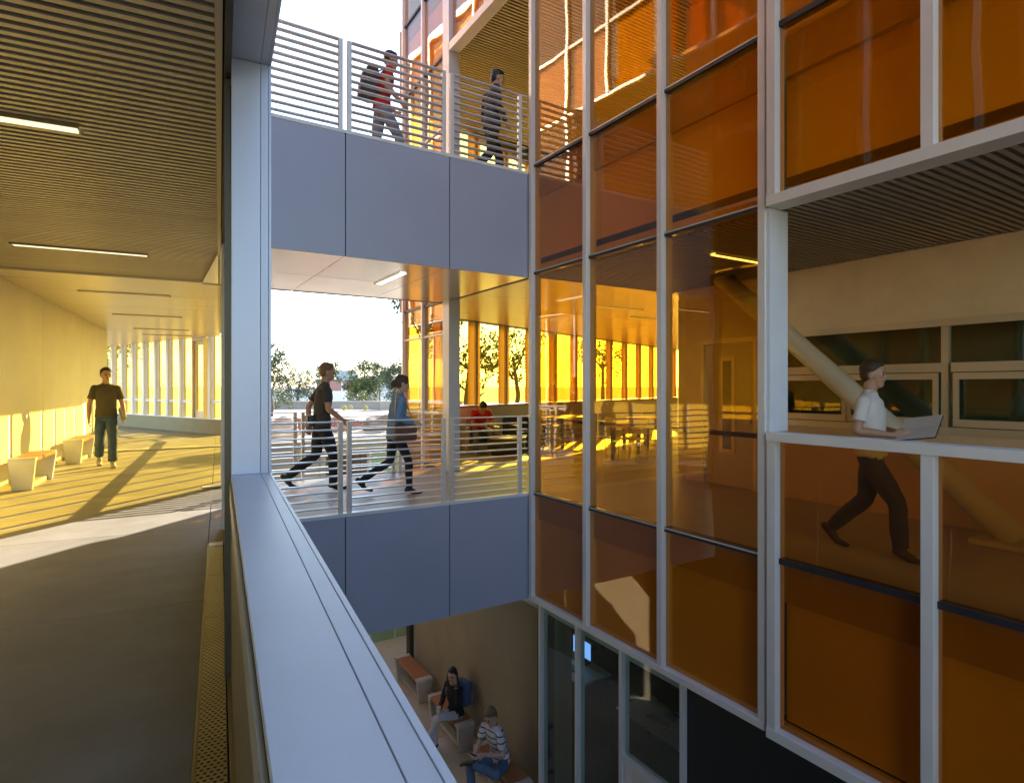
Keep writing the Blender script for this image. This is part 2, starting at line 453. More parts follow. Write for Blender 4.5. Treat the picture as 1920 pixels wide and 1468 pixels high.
# upper storeys of the left wing (seen in reflections)
t = T('upper_facade', 'upper amber facade of the left wing above the head beam', 'facade', (.1, 2, 3.5), L)
yy = -8
while yy < 20.4:
    if 6.6 < yy < 9.9: t.box('mullion', .14, .26, yy - .035, yy + .035, 7.56, 12.0, white_al)
    else: t.box('mullion', .14, .26, yy - .035, yy + .035, 3.5, 12.0, white_al)
    yy += 1.24
for a, b, lo in ((-8, 6.9, 3.5), (10, 20.4, 3.2), (6.9, 10, 7.5)):
    for (z0, z1, sp_) in ((3.52, 4.5, 1), (4.56, 7.5, 0), (7.56, 8.98, 1), (9.04, 12, 0)):
        if z0 < lo: continue
        t.box('pane', .19, .2, a + .001, b - .001, z0, z1, amber)
        if sp_: t.box('spandrel', .1, .15, a + .001, b - .001, z0, z1, spandrel)
    for z in (4.53, 7.53, 9.01):
        if z > lo: t.box('transom', .15, .24, a + .001, b - .001, z - .03, z + .03, white_al)
    t.box('roof_edge', .1, .27, a, b, 12.0, 12.2, white_al)
t.box('inner_wall', -3, -2.8, -8, 20.2, 3.5, 12, stucco)
t.box('roof', -3.1, .12, -8, 20.4, 12.01, 12.1, conc_wall)
t.box('inner_ceiling', -2.8, .09, -8, 20.2, 7.55, 7.6, champagne)
t.box('inner_ceiling', -2.8, .09, -8, 20.2, 11.8, 11.9, champagne)
# lower storey of the left wing
t = T('lower_wall', 'olive rendered ground floor wall under the left walkway', 'wall', (-1, 0, GZ), L)
t.box('wall_face', -3, .19, -8, 20, GZ, -1.46, dark_wall)

# ================================================================ BRIDGES
XF = 4.59
def bridge(zf, name_label, first_x):
    t = T('bridge', name_label, 'bridge', (2.7, 8.4, zf - 1.45))
    js = [first_x - .65, first_x, 1.985, 3.334, 4.575] if False else [.70, 1.985, 3.334, 4.578]
    for a, b in zip(js[:-1], js[1:]):
        t.box('fascia_panel', a + .006, b - .006, 6.91, 6.935, zf - 1.47, zf - .03, blue_grey)
        t.box('fascia_panel', a + .006, b - .006, 9.905, 9.93, zf - 1.47, zf - .03, blue_grey)
    t.box('core', .8, 4.57, 6.94, 9.9, zf - 1.40, zf - .05, black_paint)
    for a, b in zip(js[:-1], js[1:]):
        t.box('soffit_panel', a + .004, b - .004, 6.94, 8.41, zf - 1.46, zf - 1.43, soffit_m)
        t.box('soffit_panel', a + .004, b - .004, 8.42, 9.9, zf - 1.46, zf - 1.43, soffit_m)
        t.box('deck_slab', a + .003, b - .003, 7.0, 8.41, zf - .04, zf, deckm)
        t.box('deck_slab', a + .003, b - .003, 8.416, 9.84, zf - .04, zf, deckm)
    t.box('edge_trim', .70, 4.578, 6.905, 6.995, zf - .028, zf + .012, white_al)
    t.box('edge_trim', .70, 4.578, 9.845, 9.935, zf - .028, zf + .012, white_al)
    return t
bl = bridge(0.0, 'lower bridge clad in dark blue-grey panels, spanning the courtyard at eye level', .7)
bu = bridge(4.5, 'upper bridge clad in blue-grey panels with a shiny soffit, near the sky', .7)
q = T('ceiling_light', 'lit linear light in the shiny soffit under the upper bridge', 'light', (2.95, 8.05, 3.02))
q.box('diffuser', 2.9, 2.99, 7.55, 8.55, 3.03, 3.036, lamp_w)
for a, b in ((2.885, 2.899), (2.991, 3.005)): q.box('housing_edge', a, b, 7.53, 8.57, 3.024, 3.036, white_al)

def railing(zf, y, panels, label, bz=(.085, 1.085), n=12):
    t = T('steel_railing', label, 'railing', ((panels[0][0] + panels[-1][1]) / 2, y, zf), group='bridge railings')
    for i, (a, b, pa, pb) in enumerate(panels):
        ln = b - a
        if pa: t.box('post', a, a + .05, y - .028, y + .028, zf + .013, zf + bz[1] + .006, steel, bev=.004)
        if pb: t.box('post', b - .05, b, y - .028, y + .028, zf + .013, zf + bz[1] + .006, steel, bev=.004)
        for k in range(n):
            z = zf + bz[0] + (bz[1] - bz[0]) * k / (n - 1)
            t.box('bar', a + (.051 if pa else 0), b - (.051 if pb else 0), y - .030, y + .030, z - .008, z + .008, steel, bev=.003)
    return t
P1 = [(.86, 1.965, 0, 1), (2.02, 3.30, 1, 1), (3.365, 4.47, 1, 1), (4.47, 4.56, 0, 0)]
railing(0.0, 6.97, P1, 'near railing of the lower bridge with thin horizontal bars')
railing(0.0, 9.87, [(1.05, 2.05, 0, 1), (2.12, 3.7, 1, 1), (3.77, 4.57, 1, 0)], 'far railing of the lower bridge, behind the two walkers')
railing(4.5, 6.97, P1, 'near railing of the upper bridge against the sky')
railing(4.5, 9.87, [(1.05, 2.05, 0, 1), (2.12, 3.7, 1, 1), (3.77, 4.57, 1, 0)], 'far railing of the upper bridge, hidden behind its deck edge')

# ================================================================ RIGHT BUILDING
poly = [(4.66, -6), (4.66, 6.9), (4.60, 6.9), (4.60, 9.42), (4.66, 9.42), (4.66, 11.6), (20, 17.86), (20, -6)]
def slab(name, z0, z1, mat):
    v, f = prism_vf(poly, z0, z1); return struct(name, v, f, mat)
fl2 = slab('interior_floor', -.35, -.004, M('interior_floor', (.56, .46, .33), .45, var=.12, scale=1.2, bump=.05))
slab('upper_floor', 4.15, 4.496, M('interior_floor', (.42, .34, .24)))
struct('lab_ceiling', *prism_vf([(4.8, -6), (4.8, 11.5), (20, 17.75), (20, -6)], -1.7, -1.5), panel_grey)
slab('roof', 12.0, 12.3, conc_wall)
slab('third_floor', 8.7, 8.996, conc_wall)
# storey ceilings
fine = champagne
ce2 = struct('gallery_ceiling', *prism_vf([(4.7, -6), (4.7, 6.9), (7.38, 6.9), (7.38, -6)], 3.22, 3.3), black_void)
y_ = -1.4
while y_ < 6.85:
    childbox(ce2, 'ceiling_slat', 4.72, 7.38, y_, y_ + .04, 3.05, 3.09, grey_slat); y_ += .0745
ce2b = struct('lounge_ceiling', *prism_vf([(4.7, 6.93), (4.7, 11.5), (20, 17.75), (20, 6.93)], 3.05, 3.1), ceil_metal)
struct('lounge_ceiling', *prism_vf([(7.43, -6), (7.43, 6.91), (20, 6.91), (20, -6)], 3.05, 3.1), ceil_metal)
ce3 = struct('upper_ceiling', *prism_vf([(4.7, -6), (4.7, 11.5), (20, 17.75), (20, -6)], 7.72, 7.8), black_void)
y_ = 4.0
while y_ < 12.4:
    childbox(ce3, 'ceiling_slat', 4.72, 12.0, y_, y_ + .042, 7.55, 7.59, champagne); y_ += .0745

MY = [6.84, 5.645, 4.41, 3.21]
t = T('curtain_wall', 'three bays of amber glass with white mullions beside the bridge ends', 'curtain wall', (4.6, 5, -1.48))
for y in MY: t.box('mullion', 4.535, 4.70, y - .035, y + .035, -1.40, 12.0, white_al, bev=.004)
for z in (.02, 3.08, 4.575, 7.55, 9.02):
    for a, b in zip(MY[1:], MY[:-1]):
        t.box('transom', 4.575, 4.68, a + .036, b - .036, z - .024, z + .024, dark_rail)
        t.box('transom_cap', 4.57, 4.5745, a + .036, b - .036, z + .006, z + .02, steel)
t.box('bottom_frame', 4.53, 4.75, 3.175, 6.875, -1.47, -1.401, white_al, bev=.004)
zz = [(-1.398, -.006, 1), (.046, 3.054, 0), (3.106, 4.549, 1), (4.601, 7.524, 0), (7.576, 8.99, 1), (9.05, 12, 0)]
for a, b in zip(MY[1:], MY[:-1]):
    for z0, z1, sp_ in zz:
        t.box('pane', 4.60, 4.612, a + .036, b - .036, z0, z1, amber)
        if sp_: t.box('spandrel_panel', 4.70, 4.73, a + .01, b - .01, z0 - .02, z1 + .02, spandrel)
t.box('handrail', 4.70, 4.745, 3.25, 6.8, 1.03, 1.075, dark_rail)

G0 = 3.10
t = T('gallery_frame', 'open gallery bay with amber glass guard below and amber glass above', 'curtain wall', (4.6, 1.5, -1.48))
GM = [G0, 1.92, .69, -.55, -1.79]
for i, y in enumerate(GM):
    t.box('mullion', 4.51, 4.64, y - .04, y + .04, -1.40, 1.035, white_al, bev=.004)
    t.box('mullion', 4.51, 4.64, y - .04, y + .04, 3.131, 12.0, white_al, bev=.004)
t.box('guard_rail', 4.50, 4.68, -3, G0 + .04, 1.036, 1.11, white_al, bev=.004)
t.box('head_frame', 4.50, 4.72, -3, G0 + .04, 3.04, 3.13, white_al, bev=.004)
t.box('bottom_frame', 4.50, 4.72, -3, G0 + .04, -1.49, -1.401, white_al, bev=.004)
for a, b in zip(GM[1:], GM[:-1]):
    for z0, z1, sp_ in [(-1.398, -.006, 1), (.046, 1.034, 0), (3.132, 4.549, 1), (4.601, 7.524, 0), (7.576, 8.99, 1), (9.05, 12, 0)]:
        t.box('pane', 4.58, 4.592, a + .042, b - .042, z0, z1, amber_dk if z0 < 1 else amber)
        if sp_: t.box('spandrel_panel', 4.72 + (.002 if z0 > 3 else 0.0), 4.75, a + .01, b - .01, z0 + .01, z1 + .02, spandrel)
    for z in (.02, 4.575, 7.55): t.box('transom', 4.56, 4.65, a + .042, b - .042, z - .024, z + .024, dark_rail)
t.box('jamb', 4.56, 4.82, 3.145, 3.172, 1.11, 3.04, silver)

# corner beyond the bridges
t = T('corner_glazing', 'narrow amber glass corner beyond the bridges with a pale column', 'curtain wall', (4.6, 10.5, -1.45))
t.box('column', 4.53, 4.75, 9.42, 9.68, -1.45, 12.0, lav_al, bev=.004)
for y in (10.66, 11.68): t.box('mullion', 4.54, 4.70, y - .03, y + .03, -1.45, 12.0, white_al)
for a, b in ((9.69, 10.63), (10.69, 11.65)):
    for z0, z1, sp_ in [(-1.44, -.02, 1), (.02, .98, 0), (1.04, 2.44, 0), (2.48, 3.02, 0), (3.10, 4.52, 1), (4.56, 6.2, 0), (6.24, 7.5, 0), (7.56, 8.98, 1), (9.04, 12, 0)]:
        t.box('pane', 4.60, 4.612, a, b, z0, z1, amber)
        if sp_: t.box('spandrel_panel', 4.68, 4.7, a, b, z0, z1, spandrel)
    for z in (1.01, 2.46, 6.22): t.box('transom', 4.575, 4.66, a, b, z - .018, z + .018, white_al)
    for z in (0, 3.06, 4.54, 7.53, 9.01): t.box('transom', 4.575, 4.66, a, b, z - .03, z + .018, dark_rail)
# header over the mouths
t = T('mouth_header', 'slanting-looking white header and amber panes over the upper bridge mouth', 'facade', (4.6, 8, 7.5))
t.box('header_beam', 4.53, 4.72, 6.88, 9.41, 7.42, 7.56, white_al, bev=.004)
for a, b in ((6.89, 8.12), (8.18, 9.40)):
    t.box('pane', 4.60, 4.612, a, b, 7.565, 8.99, amber); t.box('spandrel_panel', 4.68, 4.7, a, b, 7.565, 8.99, spandrel); t.box('pane', 4.60, 4.612, a, b, 9.03, 12, amber); t.box('transom', 4.575, 4.66, a, b, 8.992, 9.028, white_al)
t.box('mullion', 4.54, 4.7, 8.121, 8.179, 7.565, 12, white_al)
# sloping back wall with yellow windows
def backwall(z0, label):
    t = T('back_window_wall', label, 'window wall', (8, 0, z0), RB)
    for k in range(13):
        w0 = .12 + 1.2 * k
        t.box('pier', w0 + .78, w0 + 1.2, -.02, .02, z0 + 1.06, z0 + 3.05, pier_m)
        t.box('pier_fin', w0 + .95, w0 + 1.03, -.09, -.041, z0 + 1.06, z0 + 3.05, tan_frame)
        t.box('pane', w0 + .001, w0 + .779, -.01, .002, z0 + 1.1, z0 + 3.04, yellow)
        t.box('wall_panel', w0 - .06, w0 + 1.13, -.13, .1, z0, z0 + 1.0, panel_grey)
    t.box('sill', 0, 15.8, -.16, .13, z0 + 1.001, z0 + 1.055, tan_frame)
    t.box('spandrel', 0, 15.8, -.1, .12, z0 + 3.06, z0 + 4.48, conc_wall)
backwall(0.0, 'sloping row of tall yellow windows behind the lounge at eye level')
backwall(4.5, 'sloping row of yellow windows behind the upper bridge mouth')
backwall(9.0, 'topmost row of yellow windows behind the amber facade')
t = T('lower_back_wall', 'rendered ground floor wall below the lounge windows, with window strip added to light the lab', 'wall', (8, 0, GZ), RB)
t.box('wall_face', 0.4, 15.8, -.2, .1, GZ, GZ + .9, conc_wall); t.box('wall_face', 0.4, 15.8, -.2, .1, GZ + 2.9, -.36, conc_wall)
for k in range(9): t.box('pier', .4 + k * 1.8, .7 + k * 1.8, -.15, .05, GZ + .9, GZ + 2.9, conc_wall)
for k in range(8): t.box('pane', .7 + k * 1.8, 2.2 + k * 1.8, -.06, -.05, GZ + .9, GZ + 2.9, clear)  # window strip added to bring daylight into the lab
# inner block with door and windows
t = T('gallery_wall', 'beige stucco wall behind the gallery with strip windows', 'wall', (7.5, 3, 0))
X0 = 7.4
wz = [.98, 1.16, 1.60, 1.70, 2.16, 2.23]
def seg(a, b, z0, z1): t.box('wall_panel', X0, X0 + .2, a, b, z0, z1, stucco)
seg(-6, 5.12, 0, .98); seg(-6, 5.12, 2.24, 3.05); seg(5.12, 5.3, 0, 3.05); seg(5.3, 6.3, 2.22, 3.05); seg(6.3, 6.62, 0, 3.05)
mull = [5.12, 2.95, .8, -1.4]
for a, b in zip(mull[1:], mull[:-1]):
    wn = t.box('window', X0 + .02, X0 + .09, a + .001, a + .07, .981, 2.239, tan_frame)
    t.box('frame', X0 - .02, X0 + .02, a - .035, b - .036, 2.16, 2.24, tan_frame, wn)
    t.box('frame', X0 - .02, X0 + .02, a - .035, b - .036, .98, 1.06, tan_frame, wn)
    t.box('frame', X0 - .015, X0 + .06, a + .07, b - .036, 1.66, 1.76, tan_frame, wn)
    t.box('pane', X0 + .05, X0 + .06, a + .07, b, 1.76, 2.16, clear, wn)
    t.box('pane', X0 + .05, X0 + .06, a + .07, b, 1.06, 1.66, clear, wn)
    mid = (a + b) / 2
    for (p0, p1, xo) in ((mid, b - .06, -.03), (a + .09, mid + .0, -.012)):
        for z0, z1 in ((1.07, 1.15), (1.58, 1.65)): t.box('sash', X0 + xo, X0 + xo + .03, p0, p1, z0, z1, tan_frame, wn)
        for y0 in (p0, p1 - .05): t.box('sash', X0 + xo + .001, X0 + xo + .029, y0, y0 + .05, 1.15, 1.58, tan_frame, wn)
t.box('room_behind', X0 + .9, X0 + 1.0, -6, 5.2, .5, 2.6, M('green_blind', (.10, .12, .08), .8))
d_ = t.box('door', X0 + .03, X0 + .075, 5.36, 6.24, .01, 2.15, door_m)
for a, b, z0, z1 in ((5.30, 5.358, 0, 2.22), (6.242, 6.3, 0, 2.22), (5.358, 6.242, 2.152, 2.22)):
    t.box('door_frame', X0 - .02, X0 + .1, a, b, z0, z1, tan_frame)
t.box('vision_frame', X0 + .015, X0 + .029, 5.69, 5.75, .5, 1.95, tan_frame, d_); t.box('vision_frame', X0 + .015, X0 + .029, 5.91, 5.97, .5, 1.95, tan_frame, d_)
t.box('vision_frame', X0 + .015, X0 + .029, 5.751, 5.909, .5, .56, tan_frame, d_); t.box('vision_frame', X0 + .015, X0 + .029, 5.751, 5.909, 1.89, 1.95, tan_frame, d_)
t.box('vision_pane', X0 + .02, X0 + .0285, 5.751, 5.909, .561, 1.889, M('dark_amber_pane', (.10, .05, .02), .12), d_)
t.box('handle', X0 - .03, X0 - .012, 5.42, 5.54, .98, 1.0, steel, d_, bev=.004); t.box('handle_rose', X0 - .012, X0 + .029, 5.41, 5.44, .965, 1.015, steel, d_)
t.box('lock', X0 + .005, X0 + .029, 5.41, 5.44, 1.12, 1.15, steel, d_)
t.box('side_wall', X0 + .201, X0 + 5, 6.6, 6.75, 0, 3.05, plaster)
t.box('return_wall', 8.2, 8.4, 6.76, 7.5, 0, 3.05, plaster)
t = T('upper_inner_wall', 'stucco wall inside the upper floor behind the amber glass', 'wall', (7.5, 2, 4.5))
t.box('wall_panel', X0, X0 + .2, -6, 6.6, 4.5, 7.7, stucco); t.box('side_wall', X0 + .2, X0 + 5, 6.4, 6.6, 4.5, 7.7, stucco)
t = T('end_wall', 'plain wall closing the far right end of the building', 'wall', (20, 5, 0))
t.box('wall_face', 19.8, 20, -6, 17.8, GZ, 12, conc_wall); t.box('wall_face', 4.7, 19.8, -6.2, -6, GZ, 12, conc_wall)
# gallery and lounge lights
for (x0, x1, y0, y1, z, mm, lb) in [(5.6, 6.9, 4.55, 4.62, 3.03, lamp_w, 'bright linear light in the dark gallery ceiling beside the column'),
        (7.2, 8.4, 8.6, 8.67, 3.02, lamp_m, 'linear light in the lounge ceiling near the column'),
        (9.0, 10.2, 9.6, 9.67, 3.02, lamp_m, 'linear light deeper in the lounge ceiling, seen through amber glass'),
        (9.5, 10.7, 7.6, 7.67, 3.02, lamp_m, 'linear light in the lounge ceiling nearest the inner wall'),
        (5.3, 6.6, 5.6, 5.68, 7.53, lamp_m, 'yellow-looking linear light behind the upper amber panes'),
        (5.3, 6.6, 2.6, 2.68, 7.53, lamp_m, 'second yellow-looking light behind the upper right panes')]:
    q = T('ceiling_light', lb, 'light', ((x0 + x1) / 2, (y0 + y1) / 2, z))
    q.box('diffuser', x0, x1, y0, y1, z + .001, z + .018, mm)
    for a, b in ((y0 - .015, y0 - .001), (y1 + .001, y1 + .015)): q.box('housing_edge', x0 - .015, x1 + .015, a, b, z - .004, z + .018, white_al)
# brace
def tube(t, part, a, b, r, mat, n=20, parent=None, r2=None):
    a = Vector(a); b = Vector(b); d = (b - a).normalized()
    x = d.orthogonal().normalized(); y = d.cross(x)
    r2 = r if r2 is None else r2
    vs_ = [a + (x * math.cos(6.2832 * i / n) + y * math.sin(6.2832 * i / n)) * r for i in range(n)] + \
          [b + (x * math.cos(6.2832 * i / n) + y * math.sin(6.2832 * i / n)) * r2 for i in range(n)]
    fs = [list(range(n))[::-1], list(range(n, 2 * n))] + [[i, (i + 1) % n, n + (i + 1) % n, n + i] for i in range(n)]
    o = t.mesh(part, vs_, fs, mat, parent)
    for p in o.data.polygons: p.use_smooth = len(p.vertices) == 4
    return o
t = T('diagonal_brace', 'thick cream round steel brace slanting across the gallery windows', 'brace', (6.9, 2.2, 0))
cream = M('cream_paint', (.66, .58, .42), .45, var=.04)
tube(t, 'tube', (6.95, 5.55, 3.05), (6.95, 2.2, .05), .125, cream, 28)
t.box('base_plate', 6.7, 7.2, 1.9, 2.5, 0, .05, cream, bev=.006)

# ground floor: storefront, lab
t = T('storefront', 'tall clear storefront windows with slim white mullions and a door at ground level', 'storefront', (4.72, 5.8, GZ))
SM = [6.79, 5.965, 5.14, 4.22]; SX = 4.72
for y in SM: t.box('mullion', SX - .06, SX + .06, y - .026, y + .026, GZ, -1.492, white_al)
for a, b in zip(SM[1:3], SM[:2]):
    t.box('pane', SX, SX + .01, a + .027, b - .027, GZ + .1, -1.492, clear)
    t.box('bottom_rail', SX - .04, SX + .04, a + .027, b - .027, GZ, GZ + .099, white_al)
a, b = SM[3] + .027, SM[2] - .027
t.box('pane', SX, SX + .01, a, b, -2.75, -1.492, clear)
t.box('transom', SX - .05, SX + .05, a, b, -2.83, -2.751, white_al)
dr = t.box('door', SX - .03, SX + .03, a + .01, a + .14, GZ + .02, -2.84, white_al)
t.box('stile', SX - .03, SX + .03, b - .14, b - .01, GZ + .02, -2.84, white_al, dr); t.box('rail', SX - .029, SX + .029, a + .141, b - .141, -3.0, -2.84, white_al, dr)
t.box('rail', SX - .029, SX + .029, a + .141, b - .141, GZ + .02, GZ + .3, white_al, dr); t.box('door_pane', SX - .01, SX, a + .141, b - .141, GZ + .3, -3.0, clear, dr)
t.box('pull_handle', SX - .09, SX - .07, b - .1, b - .08, GZ + .8, GZ + 1.3, steel, dr)
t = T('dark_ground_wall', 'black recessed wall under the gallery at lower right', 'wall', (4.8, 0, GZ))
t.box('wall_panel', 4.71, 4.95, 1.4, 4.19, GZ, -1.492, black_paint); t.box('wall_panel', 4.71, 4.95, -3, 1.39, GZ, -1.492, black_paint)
t = T('courtyard_wall', 'olive rendered wall behind the benches under the lower bridge', 'wall', (5, 10, GZ))
t.box('wall_face', 4.95, 5.25, 6.82, 12.3, GZ, -1.501, dark_wall)
t.box('wall_return', 4.70, 4.949, 6.822, 6.9, GZ, -1.492, M('dark_bronze', (.05, .045, .035), .5))
t.box('wall_post', 4.86, 4.949, 12.05, 12.25, GZ, -1.46, M('dark_bronze', (.05, .045, .035), .5))
lf = struct('lab_floor', *prism_vf([(4.8, 1), (4.8, 6.8), (5.26, 6.81), (5.26, 11.6), (17, 16.3), (17, 1)], GZ - .02, GZ + .01), M('dark_carpet', (.05, .055, .06), .95, var=.25, scale=4))
t = T('lab_wall', 'dim rear wall of the ground floor computer lab', 'wall', (12, 5, GZ))
t.box('wall_face', 14, 14.2, 1, 14.6, GZ, -1.7, panel_grey); t.box('wall_face', 5.26, 14, .8, .9, GZ, -1.7, panel_grey)

t = T('added_shade_wall', 'added unseen wall behind the viewer that shades the lower facade', 'wall', (2.5, -7, GZ))  # unseen wall, added to cut sky light on the lower right panes
t.box('wall_face', .3, 4.69, -6.4, -6.1, GZ, 2.4, conc_wall); t.box('coping', .28, 4.69, -6.45, -6.05, 2.401, 2.5, white_al)
# ================================================================ FURNITURE AND SMALL THINGS
def copy_thing(t, loc, rotz, label):
    r = t.o.copy(); COL.objects.link(r); r.location = loc; r.rotation_euler = (0, 0, rotz); r['label'] = label
    for ch in t.o.children:
        c = ch.copy(); COL.objects.link(c); c.parent = r
        for g in ch.children:
            d = g.copy(); COL.objects.link(d); d.parent = c
    return r
# bench: length along local v, wood seat between bent aluminium ends
def make_bench(label, loc, rotz, group):
    fr = Fr(loc[0], loc[1], rotz)
    t = T('bench', label, 'bench', (0, 0, loc[2]), fr, group)
    z = loc[2]; H = .47; LN = .64
    t.box('seat', -.16, .16, -LN + .13, LN - .13, z + H - .055, z + H - .004, woodm, bev=.006)
    for s in (-1, 1):
        # bent plate: cap on top, rounded shoulder, tapering leg
        prof = [(LN - .128, H - .05), (LN - .128, H), (LN - .05, H), (LN - .015, H - .012), (LN, H - .05), (LN - .035, 0), (LN - .115, 0), (LN - .085, H - .05)]
        n = len(prof); vs_ = []
        for side in (-1, 1):
            for (yy_, zz_) in prof:
                hw = .115 + .05 * (zz_ / H)
                vs_.append((side * hw, s * yy_, z + zz_))
        fs = [list(range(n))[::-1], list(range(n, 2 * n))] + [[i, (i + 1) % n, n + (i + 1) % n, n + i] for i in range(n)]
        o = t.mesh('end_support', vs_, fs, bench_al)
        md = o.modifiers.new('b', 'BEVEL'); md.width = .008; md.segments = 2
    t.box('foot_rail', -.06, .06, -LN + .1, LN - .1, z + .0, z + .07, bench_al, bev=.006)
    return t
b0 = make_bench('courtyard bench farthest from the camera, empty, orange wood seat', (4.64, 11.35, GZ), 0, 'courtyard benches')
copy_thing(b0, (4.62, 9.55, GZ), 0, 'courtyard bench under the phoning person in white jeans')
copy_thing(b0, (4.62, 7.75, GZ), 0, 'courtyard bench under the person in the striped polo')
for s_, lb in ((11.35, 'metal-ended wooden bench nearest the camera by the long pale wall'), (14.65, 'second metal-ended bench along the pale wall, left of the person in olive'),
               (17.9, 'farthest bench along the pale wall, mostly behind the person in olive')):
    x, y = L.w(-2.55, s_)
    r = copy_thing(b0, (x, y, 0), L.a, lb); r['group'] = 'walkway benches'

# ---- lounge
leather = M('dark_leather', (.05, .045, .04), .45, var=.2, scale=8, bump=.1, bscale=50)
tanl = M('tan_leather', (.42, .30, .16), .5, var=.1, scale=6, bump=.08, bscale=50)
def rbox(t, part, u0, u1, v0, v1, z0, z1, mat, parent=None, bev=.03):
    return t.box(part, u0, u1, v0, v1, z0, z1, mat, parent, bev)
def armchair(label, x, y, rot, shell, seatm):
    t = T('armchair', label, 'armchair', (0, 0, 0), Fr(x, y, rot), 'lounge armchairs')
    for sx in (-1, 1): rbox(t, 'arm', sx * .28, sx * .42, -.38, .36, .06, .60, shell, bev=.05)
    rbox(t, 'back', -.42, .42, -.46, -.30, .06, .78, shell, bev=.05)
    rbox(t, 'cushion', -.275, .275, -.29, .36, .26, .44, seatm, bev=.04)
    rbox(t, 'base', -.275, .275, -.29, .34, .06, .255, shell, bev=.02)
    for sx in (-.34, .34):
        for sy in (-.36, .28): t.box('foot', sx - .025, sx + .025, sy - .025, sy + .025, 0, .06, dark_rail)
    return t
seat_xy = cam2w(898, 13.6)
cam_dir = math.atan2(-seat_xy[1], -seat_xy[0]) - R(90)
armchair('tan-sided dark armchair under the seated person in red', seat_xy[0], seat_xy[1], cam_dir + R(14), tanl, leather)
a2 = cam2w(866, 14.1)
armchair('empty dark armchair left of the seated person in red', a2[0], a2[1], cam_dir + R(-10), leather, leather)
a3 = cam2w(985, 14.2)
armchair('empty dark armchair right of the coffee table', a3[0], a3[1], cam_dir + R(20), leather, leather)
c_ = cam2w(952, 13.0)
t = T('ottoman_table', 'low dark drum table with a pale top in front of the armchairs', 'table', (c_[0], c_[1], 0))
tube(t, 'drum', (c_[0], c_[1], .0), (c_[0], c_[1], .36), .36, leather, 32, r2=.40)
tube(t, 'top', (c_[0], c_[1], .361), (c_[0], c_[1], .40), .41, M('pale_table_top', (.6, .56, .46), .4), 32)
# tables and chairs seen through the amber glass
def table(label, x, y, rot):
    t = T('table', label, 'table', (0, 0, 0), Fr(x, y, rot), 'lounge tables')
    t.box('top', -.75, .75, -.4, .4, .71, .745, M('table_top', (.55, .48, .36), .35), bev=.006)
    for sx in (-.66, .66):
        t.box('leg', sx - .03, sx + .03, -.33, -.27, 0, .709, dark_rail); t.box('leg', sx - .03, sx + .03, .27, .33, 0, .709, dark_rail)
    return t
def chair(label, x, y, rot):
    t = T('chair', label, 'chair', (0, 0, 0), Fr(x, y, rot), 'lounge chairs')
    wm = M('chair_shell', (.62, .60, .55), .45)
    t.box('seat', -.22, .22, -.22, .22, .43, .46, wm, bev=.012)
    b = t.box('backrest', -.21, .21, -.245, -.222, .52, .86, wm, bev=.01)
    for sx in (-1, 1):
        tube(t, 'leg', (sx * .19, -.2, .43), (sx * .21, -.25, 0), .012, steel, 8)
        tube(t, 'leg', (sx * .19, .2, .43), (sx * .21, .23, 0), .012, steel, 8)
        tube(t, 'back_post', (sx * .18, -.215, .44), (sx * .18, -.232, .56), .011, steel, 8)
    return t
for (px, d, rot, lb) in [(1150, 12.8, .4, 'pale table on the left behind the middle amber bay'), (1212, 14.6, .4, 'table farther back behind the middle amber bay'), (1060, 15.0, .4, 'table behind the left amber bay near the windows')]:
    x, y = cam2w(px, d); table(lb, x, y, rot)
for (px, d, rot, lb) in [(1122, 12.3, 1.2, 'pale chair at the left end of the nearest lounge table'), (1178, 13.6, 3.3, 'pale chair behind the nearest lounge table'),
                         (1186, 12.0, 1.9, 'pale chair in front of the nearest lounge table'), (1228, 15.6, 3.0, 'pale chair behind the farther lounge table'), (1042, 16.0, 3.4, 'pale chair near the yellow windows behind the left amber bay')]:
    x, y = cam2w(px, d); chair(lb, x, y, rot)

